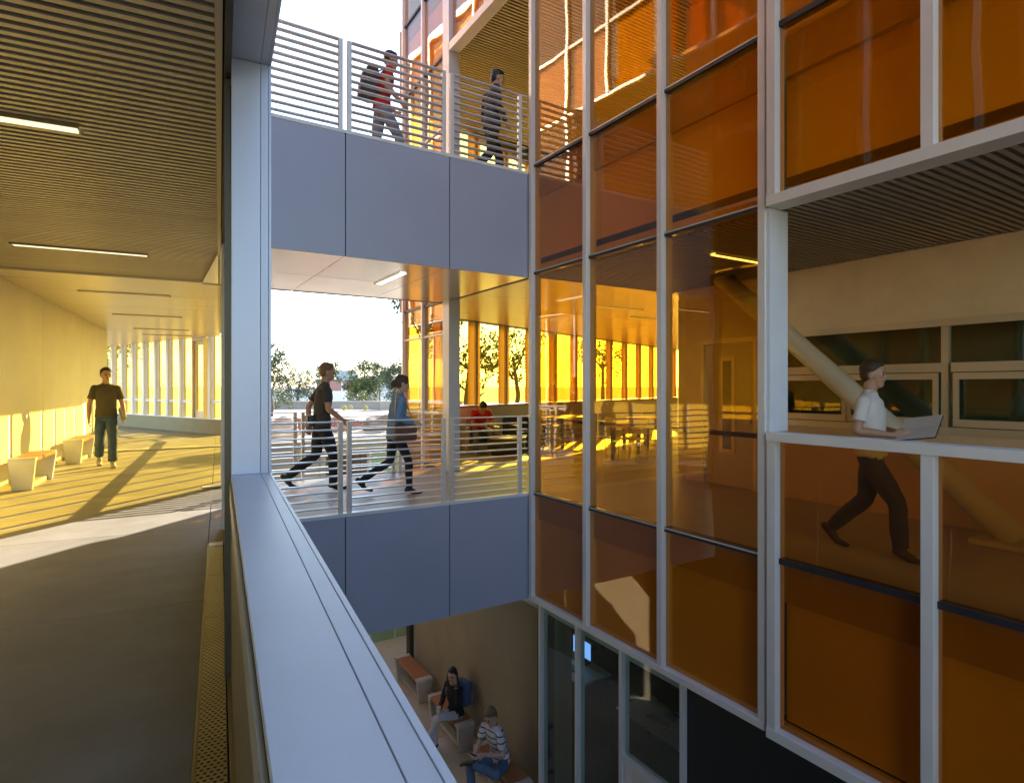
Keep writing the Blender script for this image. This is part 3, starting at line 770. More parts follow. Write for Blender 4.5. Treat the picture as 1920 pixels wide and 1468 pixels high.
# ---- computer lab
deskm = M('desk_laminate', (.62, .60, .45), .45)
screenm = M('blue_screen', (.05, .1, .25), .2, emit=((.16, .36, .9), .35))
def lab_desk(lb, x0, x1, y0, y1, lit):
    t = T('desk', 'pale desk ' + lb, 'desk', ((x0 + x1) / 2, (y0 + y1) / 2, GZ), group='lab desks')
    t.box('top', x0, x1, y0, y1, GZ + .72, GZ + .75, deskm)
    for sx in (x0 + .05, x1 - .09):
        for sy in (y0 + .05, y1 - .09): t.box('leg', sx, sx + .04, sy, sy + .04, GZ + .01, GZ + .72, dark_rail)
    xm, ym = (x0 + x1) / 2, (y0 + y1) / 2
    m = T('monitor', ('lit blue monitor ' if lit else 'dark monitor ') + lb, 'monitor', (xm + .2, ym, GZ + .75), group='lab monitors')
    m.box('stand', xm + .1, xm + .3, ym - .12, ym + .12, GZ + .751, GZ + .765, dark_rail); m.box('neck', xm + .2, xm + .225, ym - .03, ym + .03, GZ + .765, GZ + .92, dark_rail)
    m.box('bezel', xm + .17, xm + .199, ym - .29, ym + .29, GZ + .88, GZ + 1.24, dark_rail)
    m.box('screen', xm + .166, xm + .1695, ym - .27, ym + .27, GZ + .9, GZ + 1.22, screenm if lit else dark_rail)
    k = T('keyboard', 'black keyboard ' + lb, 'keyboard', (xm - .12, ym, GZ + .75), group='lab keyboards')
    k.box('body', xm - .2, xm - .04, ym - .22, ym + .22, GZ + .751, GZ + .775, dark_rail, bev=.004)
    k.box('key_block', xm - .19, xm - .05, ym - .21, ym + .1, GZ + .7755, GZ + .781, black_paint); k.box('key_block', xm - .19, xm - .05, ym + .12, ym + .21, GZ + .7755, GZ + .781, black_paint)
    c = T('office_chair', 'dark office chair ' + lb, 'chair', (x0 - .35, ym + .1, GZ), group='lab chairs')
    cx, cy_ = x0 - .25, ym + .1
    if lit is not None:
        c.box('seat', cx - .23, cx + .23, cy_ - .23, cy_ + .23, GZ + .44, GZ + .52, black_paint, bev=.03)
        c.box('backrest', cx - .28, cx - .22, cy_ - .21, cy_ + .21, GZ + .56, GZ + 1.02, black_paint, bev=.025)
        tube(c, 'stem', (cx, cy_, GZ + .06), (cx, cy_, GZ + .44), .03, dark_rail, 10)
        for k_ in range(5):
            a = k_ * 1.2566
            tube(c, 'foot', (cx, cy_, GZ + .08), (cx + .27 * math.cos(a), cy_ + .27 * math.sin(a), GZ + .03), .02, dark_rail, 8)
        c.box('back_bar', cx - .215, cx - .19, cy_ - .03, cy_ + .03, GZ + .46, GZ + .8, dark_rail)
lab_desk('behind the first storefront mullion', 6.75, 7.5, 8.5, 9.8, True)
lab_desk('one row deeper behind the storefront', 8.5, 9.25, 9.5, 10.8, True)
lab_desk('over the storefront door', 6.8, 7.6, 6.2, 7.6, False)

# ================================================================ GARDEN AND TOWN BEYOND
t = T('retaining_wall', 'long concrete retaining wall below the garden beyond the bridge', 'wall', (0, 16.45, GZ))
for i in range(12):
    t.box('wall_panel', -14 + i * 3, -11.02 + i * 3, 16.3, 16.6, GZ, -.05, conc_wall)
t.box('coping', -14, 22, 16.25, 16.65, -.049, .03, conc_wall)
x0, y0 = cam2w(615, 13.6); x1, y1 = cam2w(682, 14.4)
t = T('stair_enclosure', 'dark brown boarded stair side below the garden, seen through the railing', 'stair wall', (x0, 14.2, GZ))
n_ = 6
for i in range(n_):
    a = x0 + (x1 - x0) * i / n_; b = x0 + (x1 - x0) * (i + 1) / n_
    t.box('board', a + .004, b - .004, 13.9, 14.0, GZ, -.12, brownm)
gx = x1 + .1
t = T('green_glass_screen', 'pale green glass screen beside the brown boards beyond the bridge', 'glass screen', (gx + .6, 13.9, GZ))
gm = M('pale_green_panel', (.32, .46, .27), .3, var=.05)
for i in range(3):
    t.box('glass_panel', gx + i * .62, gx + i * .62 + .58, 13.9, 13.93, GZ, -.1, gm)
    t.box('post', gx + i * .62 - .035, gx + i * .62 - .005, 13.88, 13.95, GZ, -.05, steel)
# low garden wall with round cacti and a rock
c0 = cam2w(480, 37); c1 = cam2w(800, 37)
t = T('garden_wall', 'low concrete wall crossing the garden under the trees', 'wall', (c0[0], c0[1], -.3))
ang = math.atan2(c1[1] - c0[1], c1[0] - c0[0])
GWf = Fr(c0[0], c0[1], ang)
t = None
for o in [x for x in bpy.data.objects if x.name == 'garden_wall']: bpy.data.objects.remove(o)
t = T('garden_wall', 'low concrete wall crossing the garden under the trees', 'wall', (6, 0, -.4), GWf)
for i in range(5): t.box('wall_block', i * 2.6, i * 2.6 + 2.59, -.15, .15, -.5, .52, conc_wall)
t.box('coping', 0, 13, -.2, .2, .521, .6, conc_wall)
def blob(t, part, c, r, mat, seed=0, amp=.12, sub=3, parent=None, fr=2.0):
    bm = bmesh.new(); bmesh.ops.create_icosphere(bm, subdivisions=sub, radius=1.0)
    for v in bm.verts:
        k = 1 + amp * noise.noise(v.co * fr + Vector((seed, seed * 1.7, 0)))
        v.co = Vector((v.co.x * r[0] * k, v.co.y * r[1] * k, v.co.z * r[2] * k))
    me = bpy.data.meshes.new(part); bm.to_mesh(me); bm.free(); me.materials.append(mat)
    me.polygons.foreach_set('use_smooth', [True] * len(me.polygons))
    return t.add(part, me, c, parent)
cact = M('cactus_green', (.42, .38, .14), .8, var=.3, scale=20)
for px, d, lb in ((645, 31.5, 'leftmost of the three round barrel cacti on the sand'), (657, 34.5, 'middle and highest of the three round barrel cacti'), (685, 31.5, 'rightmost of the three round barrel cacti on the sand')):
    x, y = cam2w(px, d); z = terrain_z(x, y)
    t = T('barrel_cactus', lb, 'cactus', (x, y, z), group='barrel cacti')
    # ribbed ball
    n = 48; vs_ = []; fs = []
    for i in range(13):
        th = math.pi * i / 12
        for j in range(n):
            r = .14 * math.sin(th) * (1 + .07 * math.cos(16 * 6.2832 * j / n / 1.0)); vs_.append((x + r * math.cos(6.2832 * j / n), y + r * math.sin(6.2832 * j / n), z + .11 + .13 * math.cos(th)))
    for i in range(12):
        for j in range(n): fs.append([i * n + j, i * n + (j + 1) % n, (i + 1) * n + (j + 1) % n, (i + 1) * n + j])
    t.mesh('body', vs_, fs, cact, smooth=True)
    blob(t, 'crown_tuft', (x, y, z + .24), (.045, .045, .025), M('straw', (.6, .5, .25), .9), 3)
rockm = M('garden_rock', (.30, .25, .19), .9, var=.3, scale=3, bump=.5, bscale=12)
x, y = cam2w(712, 21.5); t = T('boulder', 'grey-brown boulder behind the walking person in denim', 'rock', (x, y, -.2)); blob(t, 'stone', (x, y, .1), (.62, .5, .36), rockm, 5, .5, 4, fr=1.3)
x, y = cam2w(520, 17.5); t = T('boulder', 'pale boulder at the left end of the garden, beside the column', 'rock', (x, y, -.2)); blob(t, 'stone', (x, y, .15), (.6, .5, .42), M('pale_rock', (.5, .46, .4), .9, var=.3, scale=3, bump=.5, bscale=12), 9, .5, 4, fr=1.3)
# red gravel bed
gv = []; gf = []
gc = cam2w(560, 22)
gravel = M('red_gravel', (.36, .17, .12), .95, var=.35, scale=14, bump=.8, bscale=20)
rng = random.Random(3)
for i in range(2600):
    a = rng.random() * 6.283; rr = math.sqrt(rng.random())
    x = gc[0] + 2.6 * rr * math.cos(a); y = gc[1] + 2.4 * rr * math.sin(a); z = terrain_z(x, y) + .02
    s = .04 + .05 * rng.random(); b = len(gv)
    gv += [(x + s, y, z), (x - s * .6, y + s, z), (x - s * .5, y - s, z), (x, y, z + s * 1.1)]
    gf += [[b, b + 1, b + 3], [b + 1, b + 2, b + 3], [b + 2, b, b + 3]]
struct('gravel', gv, gf, gravel, kind='stuff', label='bed of red gravel in the sandy garden')
# ---- trees
bark = M('bark', (.13, .10, .075), .9, var=.3, scale=9, bump=.4, bscale=30)
def leafm(name, c): 
    m = M(name, c, .55, var=.35, scale=.7)
    m.node_tree.nodes['Principled BSDF'].inputs['Subsurface Weight'].default_value = 0
    return m
LG = [leafm('leaf_dark', (.05, .085, .035)), leafm('leaf_mid', (.085, .12, .04)), leafm('leaf_light', (.15, .17, .045)), leafm('leaf_blue', (.06, .10, .065))]
def tree(name, label, base, h, lobes, nleaf, ls, mats, cat='tree', group='trees beyond the bridge', seed=1, trunk=.14, up=0.0, asp=.45):
    rg = random.Random(seed)
    bx, by, bz = base
    t = T(name, label, cat, base, group=group)
    # trunk with limbs
    vs_ = []; fs = []
    def limb(a, b, r0, r1, n=7):
        a = Vector(a); b = Vector(b); d = (b - a).normalized(); x = d.orthogonal().normalized(); y = d.cross(x); k0 = len(vs_)
        mid = (a + b) / 2 + Vector((rg.uniform(-1, 1), rg.uniform(-1, 1), 0)) * (b - a).length * .06
        for p, r in ((a, r0), (mid, (r0 + r1) / 2), (b, r1)):
            for i in range(n): vs_.append(p + (x * math.cos(6.2832 * i / n) + y * math.sin(6.2832 * i / n)) * r)
        for q in range(2):
            for i in range(n): fs.append([k0 + q * n + i, k0 + q * n + (i + 1) % n, k0 + (q + 1) * n + (i + 1) % n, k0 + (q + 1) * n + i])
    top = Vector((bx, by, bz + h * .55))
    limb((bx, by, bz - .3), top, trunk, trunk * .6)
    for (ox, oy, oz, rx, rz) in lobes:
        c = Vector((bx + ox, by + oy, bz + oz))
        limb(top.lerp(Vector((bx, by, bz)), rg.random() * .35), c, trunk * .5, trunk * .16)
        for q in range(4):
            e = c + Vector((rg.uniform(-1, 1) * rx, rg.uniform(-1, 1) * rx, rg.uniform(-.6, 1) * rz)) * .75
            limb(c.lerp(top, .3), e, trunk * .2, trunk * .05, 5)
    t.mesh('trunk', vs_, fs, bark)
    lv = []; lf_ = []; mi = []
    tot = sum(l[3] ** 2 * l[4] for l in lobes)
    for (ox, oy, oz, rx, rz) in lobes:
        nn = int(nleaf * rx * rx * rz / tot)
        ncl = max(8, nn // 22)
        for q in range(ncl):
            while True:
                p = Vector((rg.uniform(-1, 1), rg.uniform(-1, 1), rg.uniform(-1, 1)))
                if .25 < p.length < 1: break
            p = p.normalized() * (p.length ** .6)
            k = 1 + .3 * noise.noise(p * 2 + Vector((seed, ox, oz)))
            cc = Vector((bx + ox + p.x * rx * k, by + oy + p.y * rx * k, bz + oz + p.z * rz * k))
            cmi = rg.choice(range(len(mats)))
            for _ in range(22):
                c = cc + Vector((rg.gauss(0, 1), rg.gauss(0, 1), rg.gauss(0, 1))) * ls * 1.5
                d = Vector((rg.gauss(0, 1), rg.gauss(0, 1), rg.gauss(0, 1) + up * 3)).normalized()
                s_ = d.orthogonal().normalized(); s_.rotate(Matrix.Rotation(rg.random() * 6.28, 3, d))
                sz = ls * rg.uniform(.6, 1.3); b = len(lv)
                lv += [c - d * sz, c + s_ * sz * asp, c + d * sz, c - s_ * sz * asp]; lf_.append([b, b + 1, b + 2, b + 3]); mi.append(cmi)
    o = t.mesh('crown', lv, lf_, mats)
    o.data.polygons.foreach_set('material_index', mi)
    return t
def at(px, d): x, y = cam2w(px, d); return (x, y, -.4)
tree('olive_tree', 'sparse dark leafy tree at the left of the bridge gap', at(506, 26), 3.9, [(0, 0, 3.3, .8, .6), (.45, 0, 2.8, .6, .5), (-.4, .2, 2.6, .8, .6), (.2, 0, 1.9, .6, .5)], 3600, .06, LG[:2], seed=2, trunk=.07)
tree('flowering_shrub', 'loose low shrub with pale leaves at the left garden wall', at(517, 35), 1.6, [(0, 0, 1.3, .8, .4), (.6, 0, .9, .6, .35)], 900, .06, [LG[2], LG[1]], 'shrub', 'shrubs beyond the bridge', seed=12, trunk=.04)
tree('conifer_shrub', 'broad bushy blue-green conifer left of the walking person in charcoal', at(560, 44), 3.4, [(-1.1, 0, 1.7, 1.2, 1.2), (0, 0, 2.1, 1.4, 1.4), (1.1, 0, 1.8, 1.2, 1.3), (.3, .4, 2.6, .8, .8)], 7000, .085, [LG[3], LG[0], LG[3]], seed=3, up=.6, asp=.25)
tree('eucalyptus', 'tall thin grey-green tree behind the head of the person in charcoal', at(618, 72), 6, [(-.6, 0, 4.0, 1.0, .7), (.6, 0, 4.2, .9, .7), (1.0, 0, 3.0, .7, .6), (-1, 0, 2.9, .8, .6)], 2200, .12, [LG[3], LG[1]], seed=4, trunk=.12)
tree('broadleaf_tree', 'full green tree in the middle of the bridge gap between the walkers', at(680, 44), 3.6, [(0, 0, 2.5, 1.2, 1.2), (-.6, 0, 1.9, .8, .9), (.7, 0, 1.9, .9, 1.0), (.15, 0, 3.5, .6, .6)], 6500, .085, [LG[0], LG[1], LG[2]], seed=5)
tree('flowering_shrub', 'small yellow-green shrub in front of the middle tree', at(672, 38), 1.3, [(0, 0, 1.2, .75, .4), (.8, 0, 1.0, .5, .35)], 1100, .07, [LG[2], LG[2], LG[1]], 'shrub', 'shrubs beyond the bridge', seed=6, trunk=.04)
tree('broadleaf_tree', 'slender tree with gappy crown beside the white house', at(712, 56), 4.2, [(0, 0, 3.5, .7, .6), (-.6, 0, 3.9, .5, .5), (.6, 0, 2.9, .7, .7)], 2400, .09, [LG[1], LG[0]], seed=7, trunk=.09)
tree('broadleaf_tree', 'bushy tree behind the head of the person in denim, by the amber corner', at(742, 50), 4, [(0, 0, 2.6, 1.2, 1.1), (-.6, 0, 3.3, .8, .6), (.5, 0, 3.5, .8, .7), (0, 0, 1.3, 1.0, .7)], 5200, .085, [LG[3], LG[1], LG[0]], seed=8)
tree('overhanging_tree', 'tall tree whose twigs hang into the top right of the bridge gap', at(796, 23), 7, [(-.85, -.4, 4.75, .42, .4), (-1.1, -.55, 5.05, .4, .35), (0, 0, 4.7, .8, .7), (.9, .6, 5.2, 1.1, .9), (-.15, .2, 5.0, .75, .5), (.6, .2, 3.9, .6, .5)], 3600, .075, [LG[3], LG[0]], seed=9, trunk=.1)
for i, (x, y, h, sd_, lb) in enumerate([(*cam2w(880, 25), 5, 21, 'tree outside the lounge windows nearest the amber corner'), (*cam2w(962, 28), 6, 22, 'tall tree outside the middle lounge windows'), (*cam2w(1130, 34), 6, 23, 'tree far outside the lounge windows on the right'), (-1.5, 36, 6, 24, 'tree outside the far walkway windows')]):
    tree('garden_tree', lb, (x, y, -.4), h, [(0, 0, h * .55, 1.2, 1.1), (.8, 0, h * .7, 1.0, .9), (-.8, .3, h * .65, 1.0, .9)], 1500, .1, LG[1:3], seed=sd_)
# ---- far buildings
def px_frame(px, d): x, y = cam2w(px, d); return Fr(x, y, -YAW)
fr = px_frame(637, 85)
t = T('far_building', 'long dusty-pink building behind the trees', 'building', (0, 0, -.5), fr)
pinkm = M('pink_render', (.42, .20, .18), .9, var=.08, scale=.5); greyr = M('grey_roof', (.35, .38, .38), .8); whitew = M('white_render', (.75, .74, .72), .8, var=.05); bluew = M('window_blue', (.16, .26, .34), .15)
t.box('wall', -3.4, 3.2, 0, 6, -.5, 2.4, pinkm); rf = t.box('roof', -3.5, 3.3, -.15, 6.1, 2.401, 2.6, greyr)
t.box('roof_unit', -.9, 1.6, 1, 3, 2.601, 3.9, greyr, rf); t.box('downpipe', .25, .5, -.12, -.001, .6, 2.4, whitew)
t.box('roof_unit', 1.7, 2.2, 1, 2, 2.601, 3.2, greyr, rf)
fr = px_frame(714, 70)
t = T('far_building', 'white house with pale blue windows beside the slender tree', 'building', (0, 0, -.5), fr)
t.box('wall', -1.5, 2.2, 0, 4, -.5, 2.6, whitew); t.box('roof', -1.65, 2.35, -.15, 4.1, 2.601, 2.75, greyr)
for i in range(4):
    wn = t.box('window', -1.3 + i * .62, -.78 + i * .62, -.05, -.001, .7, 2.3, bluew)
    for k in range(2): t.box('glazing_bar', -1.3 + i * .62, -.78 + i * .62, -.07, -.051, 1.15 + k * .5, 1.19 + k * .5, whitew, wn)
for px, wd, lb in ((535, 4.6, 'white boundary wall under the conifer'), (628, 3.0, 'white boundary wall left of the parked car'), (735, 3.6, 'white boundary wall near the amber corner')):
    fr = px_frame(px, 58)
    t = T('boundary_wall', lb, 'wall', (0, 0, -.5), fr, 'white walls beyond the garden')
    for k in range(3): t.box('wall_panel', -wd / 2 + k * wd / 3, -wd / 2 + (k + 1) * wd / 3 - .02, 0, .2, -.5, 1.0, whitew)
    t.box('coping', -wd / 2 - .05, wd / 2 + .03, -.05, .25, 1.001, 1.08, whitew)
def car(label, px, d, col, rot):
    x, y = cam2w(px, d); fr = Fr(x, y, -YAW + rot); z = -.5
    t = T('parked_car', label, 'car', (0, 0, z), fr, 'cars parked beyond the garden')
    m = M('car_paint_%s' % label[:5], col, .25, .3, coat=.6)
    prof = [(-2.1, .35), (-2.1, .75), (-1.9, .88), (-1.2, .95), (-.6, 1.42), (.7, 1.45), (1.35, 1.0), (2.0, .9), (2.12, .6), (2.1, .35)]
    n = len(prof)
    vs_ = [(a, s * (.82 - .14 * max(0, (b - .95) / .5)), z + b) for s in (-1, 1) for a, b in prof]
    fs = [list(range(n))[::-1], list(range(n, 2 * n))] + [[i, (i + 1) % n, n + (i + 1) % n, n + i] for i in range(n)]
    bdy = t.mesh('body', vs_, fs, m)
    for s in (-1, 1):
        t.mesh('side_window', [(-1.0, s * .835, z + .97), (1.1, s * .835, z + .99), (.6, s * .735, z + 1.36), (-.55, s * .735, z + 1.34), (-1.0, s * .80, z + .97), (1.1, s * .80, z + .99), (.6, s * .70, z + 1.36), (-.55, s * .70, z + 1.34)],
               [[0, 1, 2, 3], [4, 5, 6, 7], [0, 1, 5, 4], [1, 2, 6, 5], [2, 3, 7, 6], [3, 0, 4, 7]], dark_rail)
        for wx in (-1.3, 1.35):
            wh = tube(t, 'wheel', (wx, s * .66, z + .32), (wx, s * .84, z + .32), .32, dark_rail, 20); tube(t, 'rim', (wx, s * .841, z + .32), (wx, s * .85, z + .32), .2, steel, 14, wh)
        t.box('headlight', 2.02, 2.11, s * .5 - .15, s * .5 + .15, z + .66, z + .8, whitew)
car('dark blue parked car between the walkers', 655, 66, (.04, .06, .12), .15)
car('white parked car behind the walking person in denim', 722, 62, (.7, .7, .7), -.2)
# garden chair left
x, y = cam2w(520, 19.5)
t = T('garden_lounger', 'white slatted garden seat by the column', 'garden seat', (0, 0, 0), Fr(x, y, .6))
for i in range(7): t.box('slat', -.35 + i * .1, -.28 + i * .1, -.5, .5, .16, .19, whitew)
for a in (-.33, .31): t.box('rail', a, a + .04, -.5, .5, .1, .159, whitew)
for a in (-.33, .31):
    for b in (-.48, .44): t.box('leg', a, a + .04, b, b + .04, -.35, .099, whitew)
# ================================================================ PEOPLE
V = Vector
class Body:
    def __init__(s): s.v = []; s.f = []; s.pl = []; s.lab = []
    def rings(s, rs, lab, seg):
        k0 = len(s.v)
        for c, ax, ay, rx, ry in rs:
            for i in range(seg):
                a = 6.283185 * i / seg
                s.v.append(c + ax * (rx * math.cos(a)) + ay * (ry * math.sin(a))); s.pl.append(lab)
        n = len(rs)
        for q in range(n - 1):
            for i in range(seg): s.f.append([k0 + q * seg + i, k0 + q * seg + (i + 1) % seg, k0 + (q + 1) * seg + (i + 1) % seg, k0 + (q + 1) * seg + i])
        s.f.append([k0 + i for i in range(seg)][::-1]); s.f.append([k0 + (n - 1) * seg + i for i in range(seg)])
    def sweep(s, pts, rad, lab, ref=V((1, 0, 0)), sub=5, seg=16, cap=True, c0=True, c1=True):
        pts = [V(p) for p in pts]; rad = [(r, r) if isinstance(r, (int, float)) else r for r in rad]
        P = []; Q = []
        n = len(pts)
        for i in range(n - 1):
            p0 = pts[max(0, i - 1)]; p1 = pts[i]; p2 = pts[i + 1]; p3 = pts[min(n - 1, i + 2)]
            for k in range(sub):
                t = k / sub
                a = p1 + (p2 - p1) * t
                b = .5 * ((2 * p1) + (p2 - p0) * t + (2 * p0 - 5 * p1 + 4 * p2 - p3) * t * t + (3 * p1 - p0 - 3 * p2 + p3) * t ** 3)
                P.append(a.lerp(b, .6)); tt = t * t * (3 - 2 * t)
                Q.append((rad[i][0] * (1 - tt) + rad[i + 1][0] * tt, rad[i][1] * (1 - tt) + rad[i + 1][1] * tt))
        P.append(pts[-1]); Q.append(rad[-1])
        rs = []
        for i, p in enumerate(P):
            d = (P[min(i + 1, len(P) - 1)] - P[max(i - 1, 0)]).normalized()
            ax = (ref - d * ref.dot(d))
            if ax.length < .05: ax = d.orthogonal()
            ax.normalize(); ay = d.cross(ax)
            rs.append((p, ax, ay, Q[i][0], Q[i][1], d))
        out = []
        if cap and c0:
            p, ax, ay, rx, ry, d = rs[0]; r = min(rx, ry)
            for a in (80, 50, 22): out.append((p - d * r * math.sin(R(a)), ax, ay, rx * math.cos(R(a)), ry * math.cos(R(a))))
        out += [x[:5] for x in rs]
        if cap and c1:
            p, ax, ay, rx, ry, d = rs[-1]; r = min(rx, ry)
            for a in (22, 50, 80): out.append((p + d * r * math.sin(R(a)), ax, ay, rx * math.cos(R(a)), ry * math.cos(R(a))))
        s.rings(out, lab, seg)
    def ell(s, c, r, lab, m=None, seg=16):
        m = m or Matrix.Identity(3)
        ax, ay, az = m.col[0], m.col[1], m.col[2]
        rs = []
        for i in range(1, 12):
            a = math.pi * i / 12 - math.pi / 2
            rs.append((V(c) + az * (r[2] * math.sin(a)), ax, ay, r[0] * math.cos(a), r[1] * math.cos(a)))
        s.rings(rs, lab, seg)
    def build(s, name, mats, voxel, amp=0.0, seed=0, clothset=(), smooth=3):
        me = bpy.data.meshes.new(name); me.from_pydata([tuple(v) for v in s.v], [], s.f)
        bm = bmesh.new(); bm.from_mesh(me); bmesh.ops.recalc_face_normals(bm, faces=bm.faces[:]); bm.to_mesh(me); bm.free()
        o = bpy.data.objects.new('tmp', me); COL.objects.link(o)
        md = o.modifiers.new('r', 'REMESH'); md.mode = 'VOXEL'; md.voxel_size = voxel; md.adaptivity = 0
        ms = o.modifiers.new('s', 'SMOOTH'); ms.iterations = smooth; ms.factor = .5
        dg = bpy.context.evaluated_depsgraph_get()
        ev = o.evaluated_get(dg)
        nm = bpy.data.meshes.new_from_object(ev)
        bpy.data.objects.remove(o); bpy.data.meshes.remove(me)
        kd = KDTree(len(s.v))
        for i, v in enumerate(s.v): kd.insert(v, i)
        kd.balance()
        labs = list(mats.keys()); nm.materials.clear()
        for l_ in labs: nm.materials.append(mats[l_])
        idx = {l_: i for i, l_ in enumerate(labs)}
        if amp:
            cos = [v.co.copy() for v in nm.vertices]; nors = [v.normal.copy() for v in nm.vertices]; flat = []
            for p, nn in zip(cos, nors):
                if s.pl[kd.find(p)[1]] in clothset:
                    k = noise.noise(V((p.x * 14 + seed, p.y * 14, p.z * 6))) + .5 * noise.noise(V((p.x * 9 + p.z * 16, p.y * 20, seed - p.z * 9)))
                    p = p + nn * (amp * k)
                flat.extend(p)
            nm.vertices.foreach_set('co', flat)
        nm.polygons.foreach_set('material_index', [idx[s.pl[kd.find(p.center)[1]]] for p in nm.polygons])
        nm.polygons.foreach_set('use_smooth', [True] * len(nm.polygons))
        nm.name = name
        return nm

def frame3(fwd, up=V((0, 0, 1))):
    f_ = V(fwd).normalized(); r_ = f_.cross(up).normalized(); u_ = r_.cross(f_)
    return Matrix((r_, f_, u_)).transposed()

STAND = dict(hip=(0, 0, .92), waist=(0, 0, 1.06), chest=(0, .0, 1.28), neck=(0, -.01, 1.47), head=(0, .03, 1.635), hdir=(0, 1, 0),
             shR=(.172, -.01, 1.395), shL=(-.172, -.01, 1.395), elR=(.235, -.03, 1.13), elL=(-.235, -.03, 1.13), wrR=(.24, .05, .88), wrL=(-.24, .05, .88),
             knR=(.10, .02, .5), knL=(-.10, .02, .5), anR=(.10, 0, .085), anL=(-.10, 0, .085), toR=(.12, .17, .03), toL=(-.12, .17, .03),
             hR=None, hL=None)
def person(label, loc, heading, H, pose, out, group=None, voxel=.008):
    J = dict(STAND); J.update(pose)
    sc = H / 1.75
    J = {k: (V(v) if v is not None else None) for k, v in J.items()}
    B = Body()
    hip, waist, chest, neck, head = J['hip'], J['waist'], J['chest'], J['neck'], J['head']
    sh = (J['shR'] - J['shL']).normalized()
    fem = out.get('female', 0)
    bw = out.get('build', 1.0)
    # torso (shirt)
    hem = hip + (hip - waist).normalized() * out.get('hem', .02)
    sw_ = .168 if not fem else .150
    B.sweep([hem, hip.lerp(waist, .5), waist, waist.lerp(chest, .55), chest, chest.lerp(neck, .5), chest.lerp(neck, .82)],
            [(.176 * bw, .13 * bw), (.164 * bw, .122 * bw), (.148 * bw if not fem else .13, .112 * bw), (.155 * bw, .115 * bw), (.166 * bw, .12 * bw), (sw_ - .012, .105), (.10, .075)], 'shirt', ref=sh, seg=44, sub=8, c0=False)
    B.sweep([J['shR'] * .9 + neck * .1, chest.lerp(neck, .88), J['shL'] * .9 + neck * .1], [(.05, .042), (.066, .05), (.05, .042)], 'shirt', ref=V((0, 1, 0)))
    # pelvis
    hr = V((.092, 0, 0)); 
    hdir = (J['knR'] + J['knL']) / 2 - hip
    B.sweep([hip + V((0, 0, .05)), hip + V((0, 0, -.05))], [(.145 * bw, .10), (.145 * bw, .10)], 'trousers', seg=20)
    for s_, S in ((1, 'R'), (-1, 'L')):
        hp = hip + V((s_ * .08, 0, -.03)); kn, an, to = J['kn' + S], J['an' + S], J['to' + S]
        lr = out.get('leg', 1.0)
        B.sweep([hp, hp.lerp(kn, .5), kn, kn.lerp(an, .4), an + (kn - an).normalized() * .02], [(.086, .094), (.08 * lr, .086 * lr), (.064 * lr, .068 * lr), (.062 * lr, .066 * lr), (.052 * lr * out.get('cuff', 1), .056 * lr * out.get('cuff', 1))], 'trousers', c1=False)
        fd = (to - an); fd = fd.normalized()
        heel = an + V((0, 0, 0)) - fd * .045
        side = fd.cross(V((0, 0, 1)))
        if side.length < .1: side = V((1, 0, 0))
        side.normalize()
        sole = (kn - an).normalized() * -.045
        B.sweep([heel + sole * .75, an + fd * .05 + sole * .7, an + fd * .12 + sole * .95, to + fd * .02 ], [(.036, .036), (.042, .042), (.046, .03), (.036, .022)], 'shoe', ref=side)
        B.sweep([an, an + sole * .6], [.043, .04], 'shoe' if not out.get('barefoot') else 'skin')
        # arm
        shd, el, wr = J['sh' + S], J['el' + S], J['wr' + S]
        if out.get('sleeve', 'short') == 'short':
            se = shd.lerp(el, .68)
            B.sweep([shd, shd.lerp(el, .35), se], [.060, .059, .060], 'shirt', c1=False, seg=26, sub=8)
            B.sweep([shd.lerp(el, .66), el, el.lerp(wr, .3), wr], [.040, .039, .040, .027], 'skin')
        else:
            B.sweep([shd, shd.lerp(el, .5), el, el.lerp(wr, .4), el.lerp(wr, .93)], [.064, .056, .048, .046, .037], 'shirt')
            B.sweep([el.lerp(wr, .8), wr], [.026, .026], 'skin')
        # hand
        hd = (J['h' + S] if J['h' + S] is not None else (wr - el)).normalized()
        wv = V((0, 1, 0)) - hd * hd.y
        if wv.length < .3: wv = V((0, 0, 1)) - hd * hd.z
        wv.normalize()
        nv = hd.cross(wv)            # palm normal axis
        if nv.x * s_ > 0: nv = -nv   # towards the body
        B.sweep([wr, wr + hd * .035, wr + hd * .085], [(.026, .022), (.038, .019), (.040, .016)], 'skin', ref=wv)
        for k, ln in enumerate((.062, .075, .070, .055)):
            b0_ = wr + hd * .088 + wv * (.031 - .0205 * k)
            B.sweep([b0_, b0_ + hd * ln * .5 + nv * .012, b0_ + hd * ln * .85 + nv * .035], [.0088, .0084, .0074], 'skin', sub=3, seg=8)
        tb = wr + hd * .03 + wv * .030
        B.sweep([tb, tb + hd * .03 + wv * .018 + nv * .01, tb + hd * .06 + wv * .018 + nv * .026], [.012, .0105, .0085], 'skin', sub=3, seg=8)
    # neck, head
    hm = frame3(J['hdir']); rx, fw, up = hm.col[0], hm.col[1], hm.col[2]
    B.sweep([neck - V((0, 0, .03)), neck.lerp(head, .45) - fw * .005, head - up * .05 - fw * .01], [(.062, .06), (.054, .056), (.055, .058)], 'skin')
    B.ell(head + up * .027 - fw * .012, (.078, .098, .103), 'skin', hm, 20)
    B.sweep([head - up * .035 + fw * .03, head - up * .085 + fw * .045], [(.056, .052), (.036, .038)], 'skin', ref=rx)
    B.ell(head + up * .018 + fw * .066, (.055, .022, .016), 'skin', hm)
    B.sweep([head + up * .012 + fw * .084, head - up * .022 + fw * .096], [.010, .014], 'skin', sub=3, seg=10)
    B.ell(head - up * .055 + fw * .082, (.024, .014, .008), 'lip', hm)
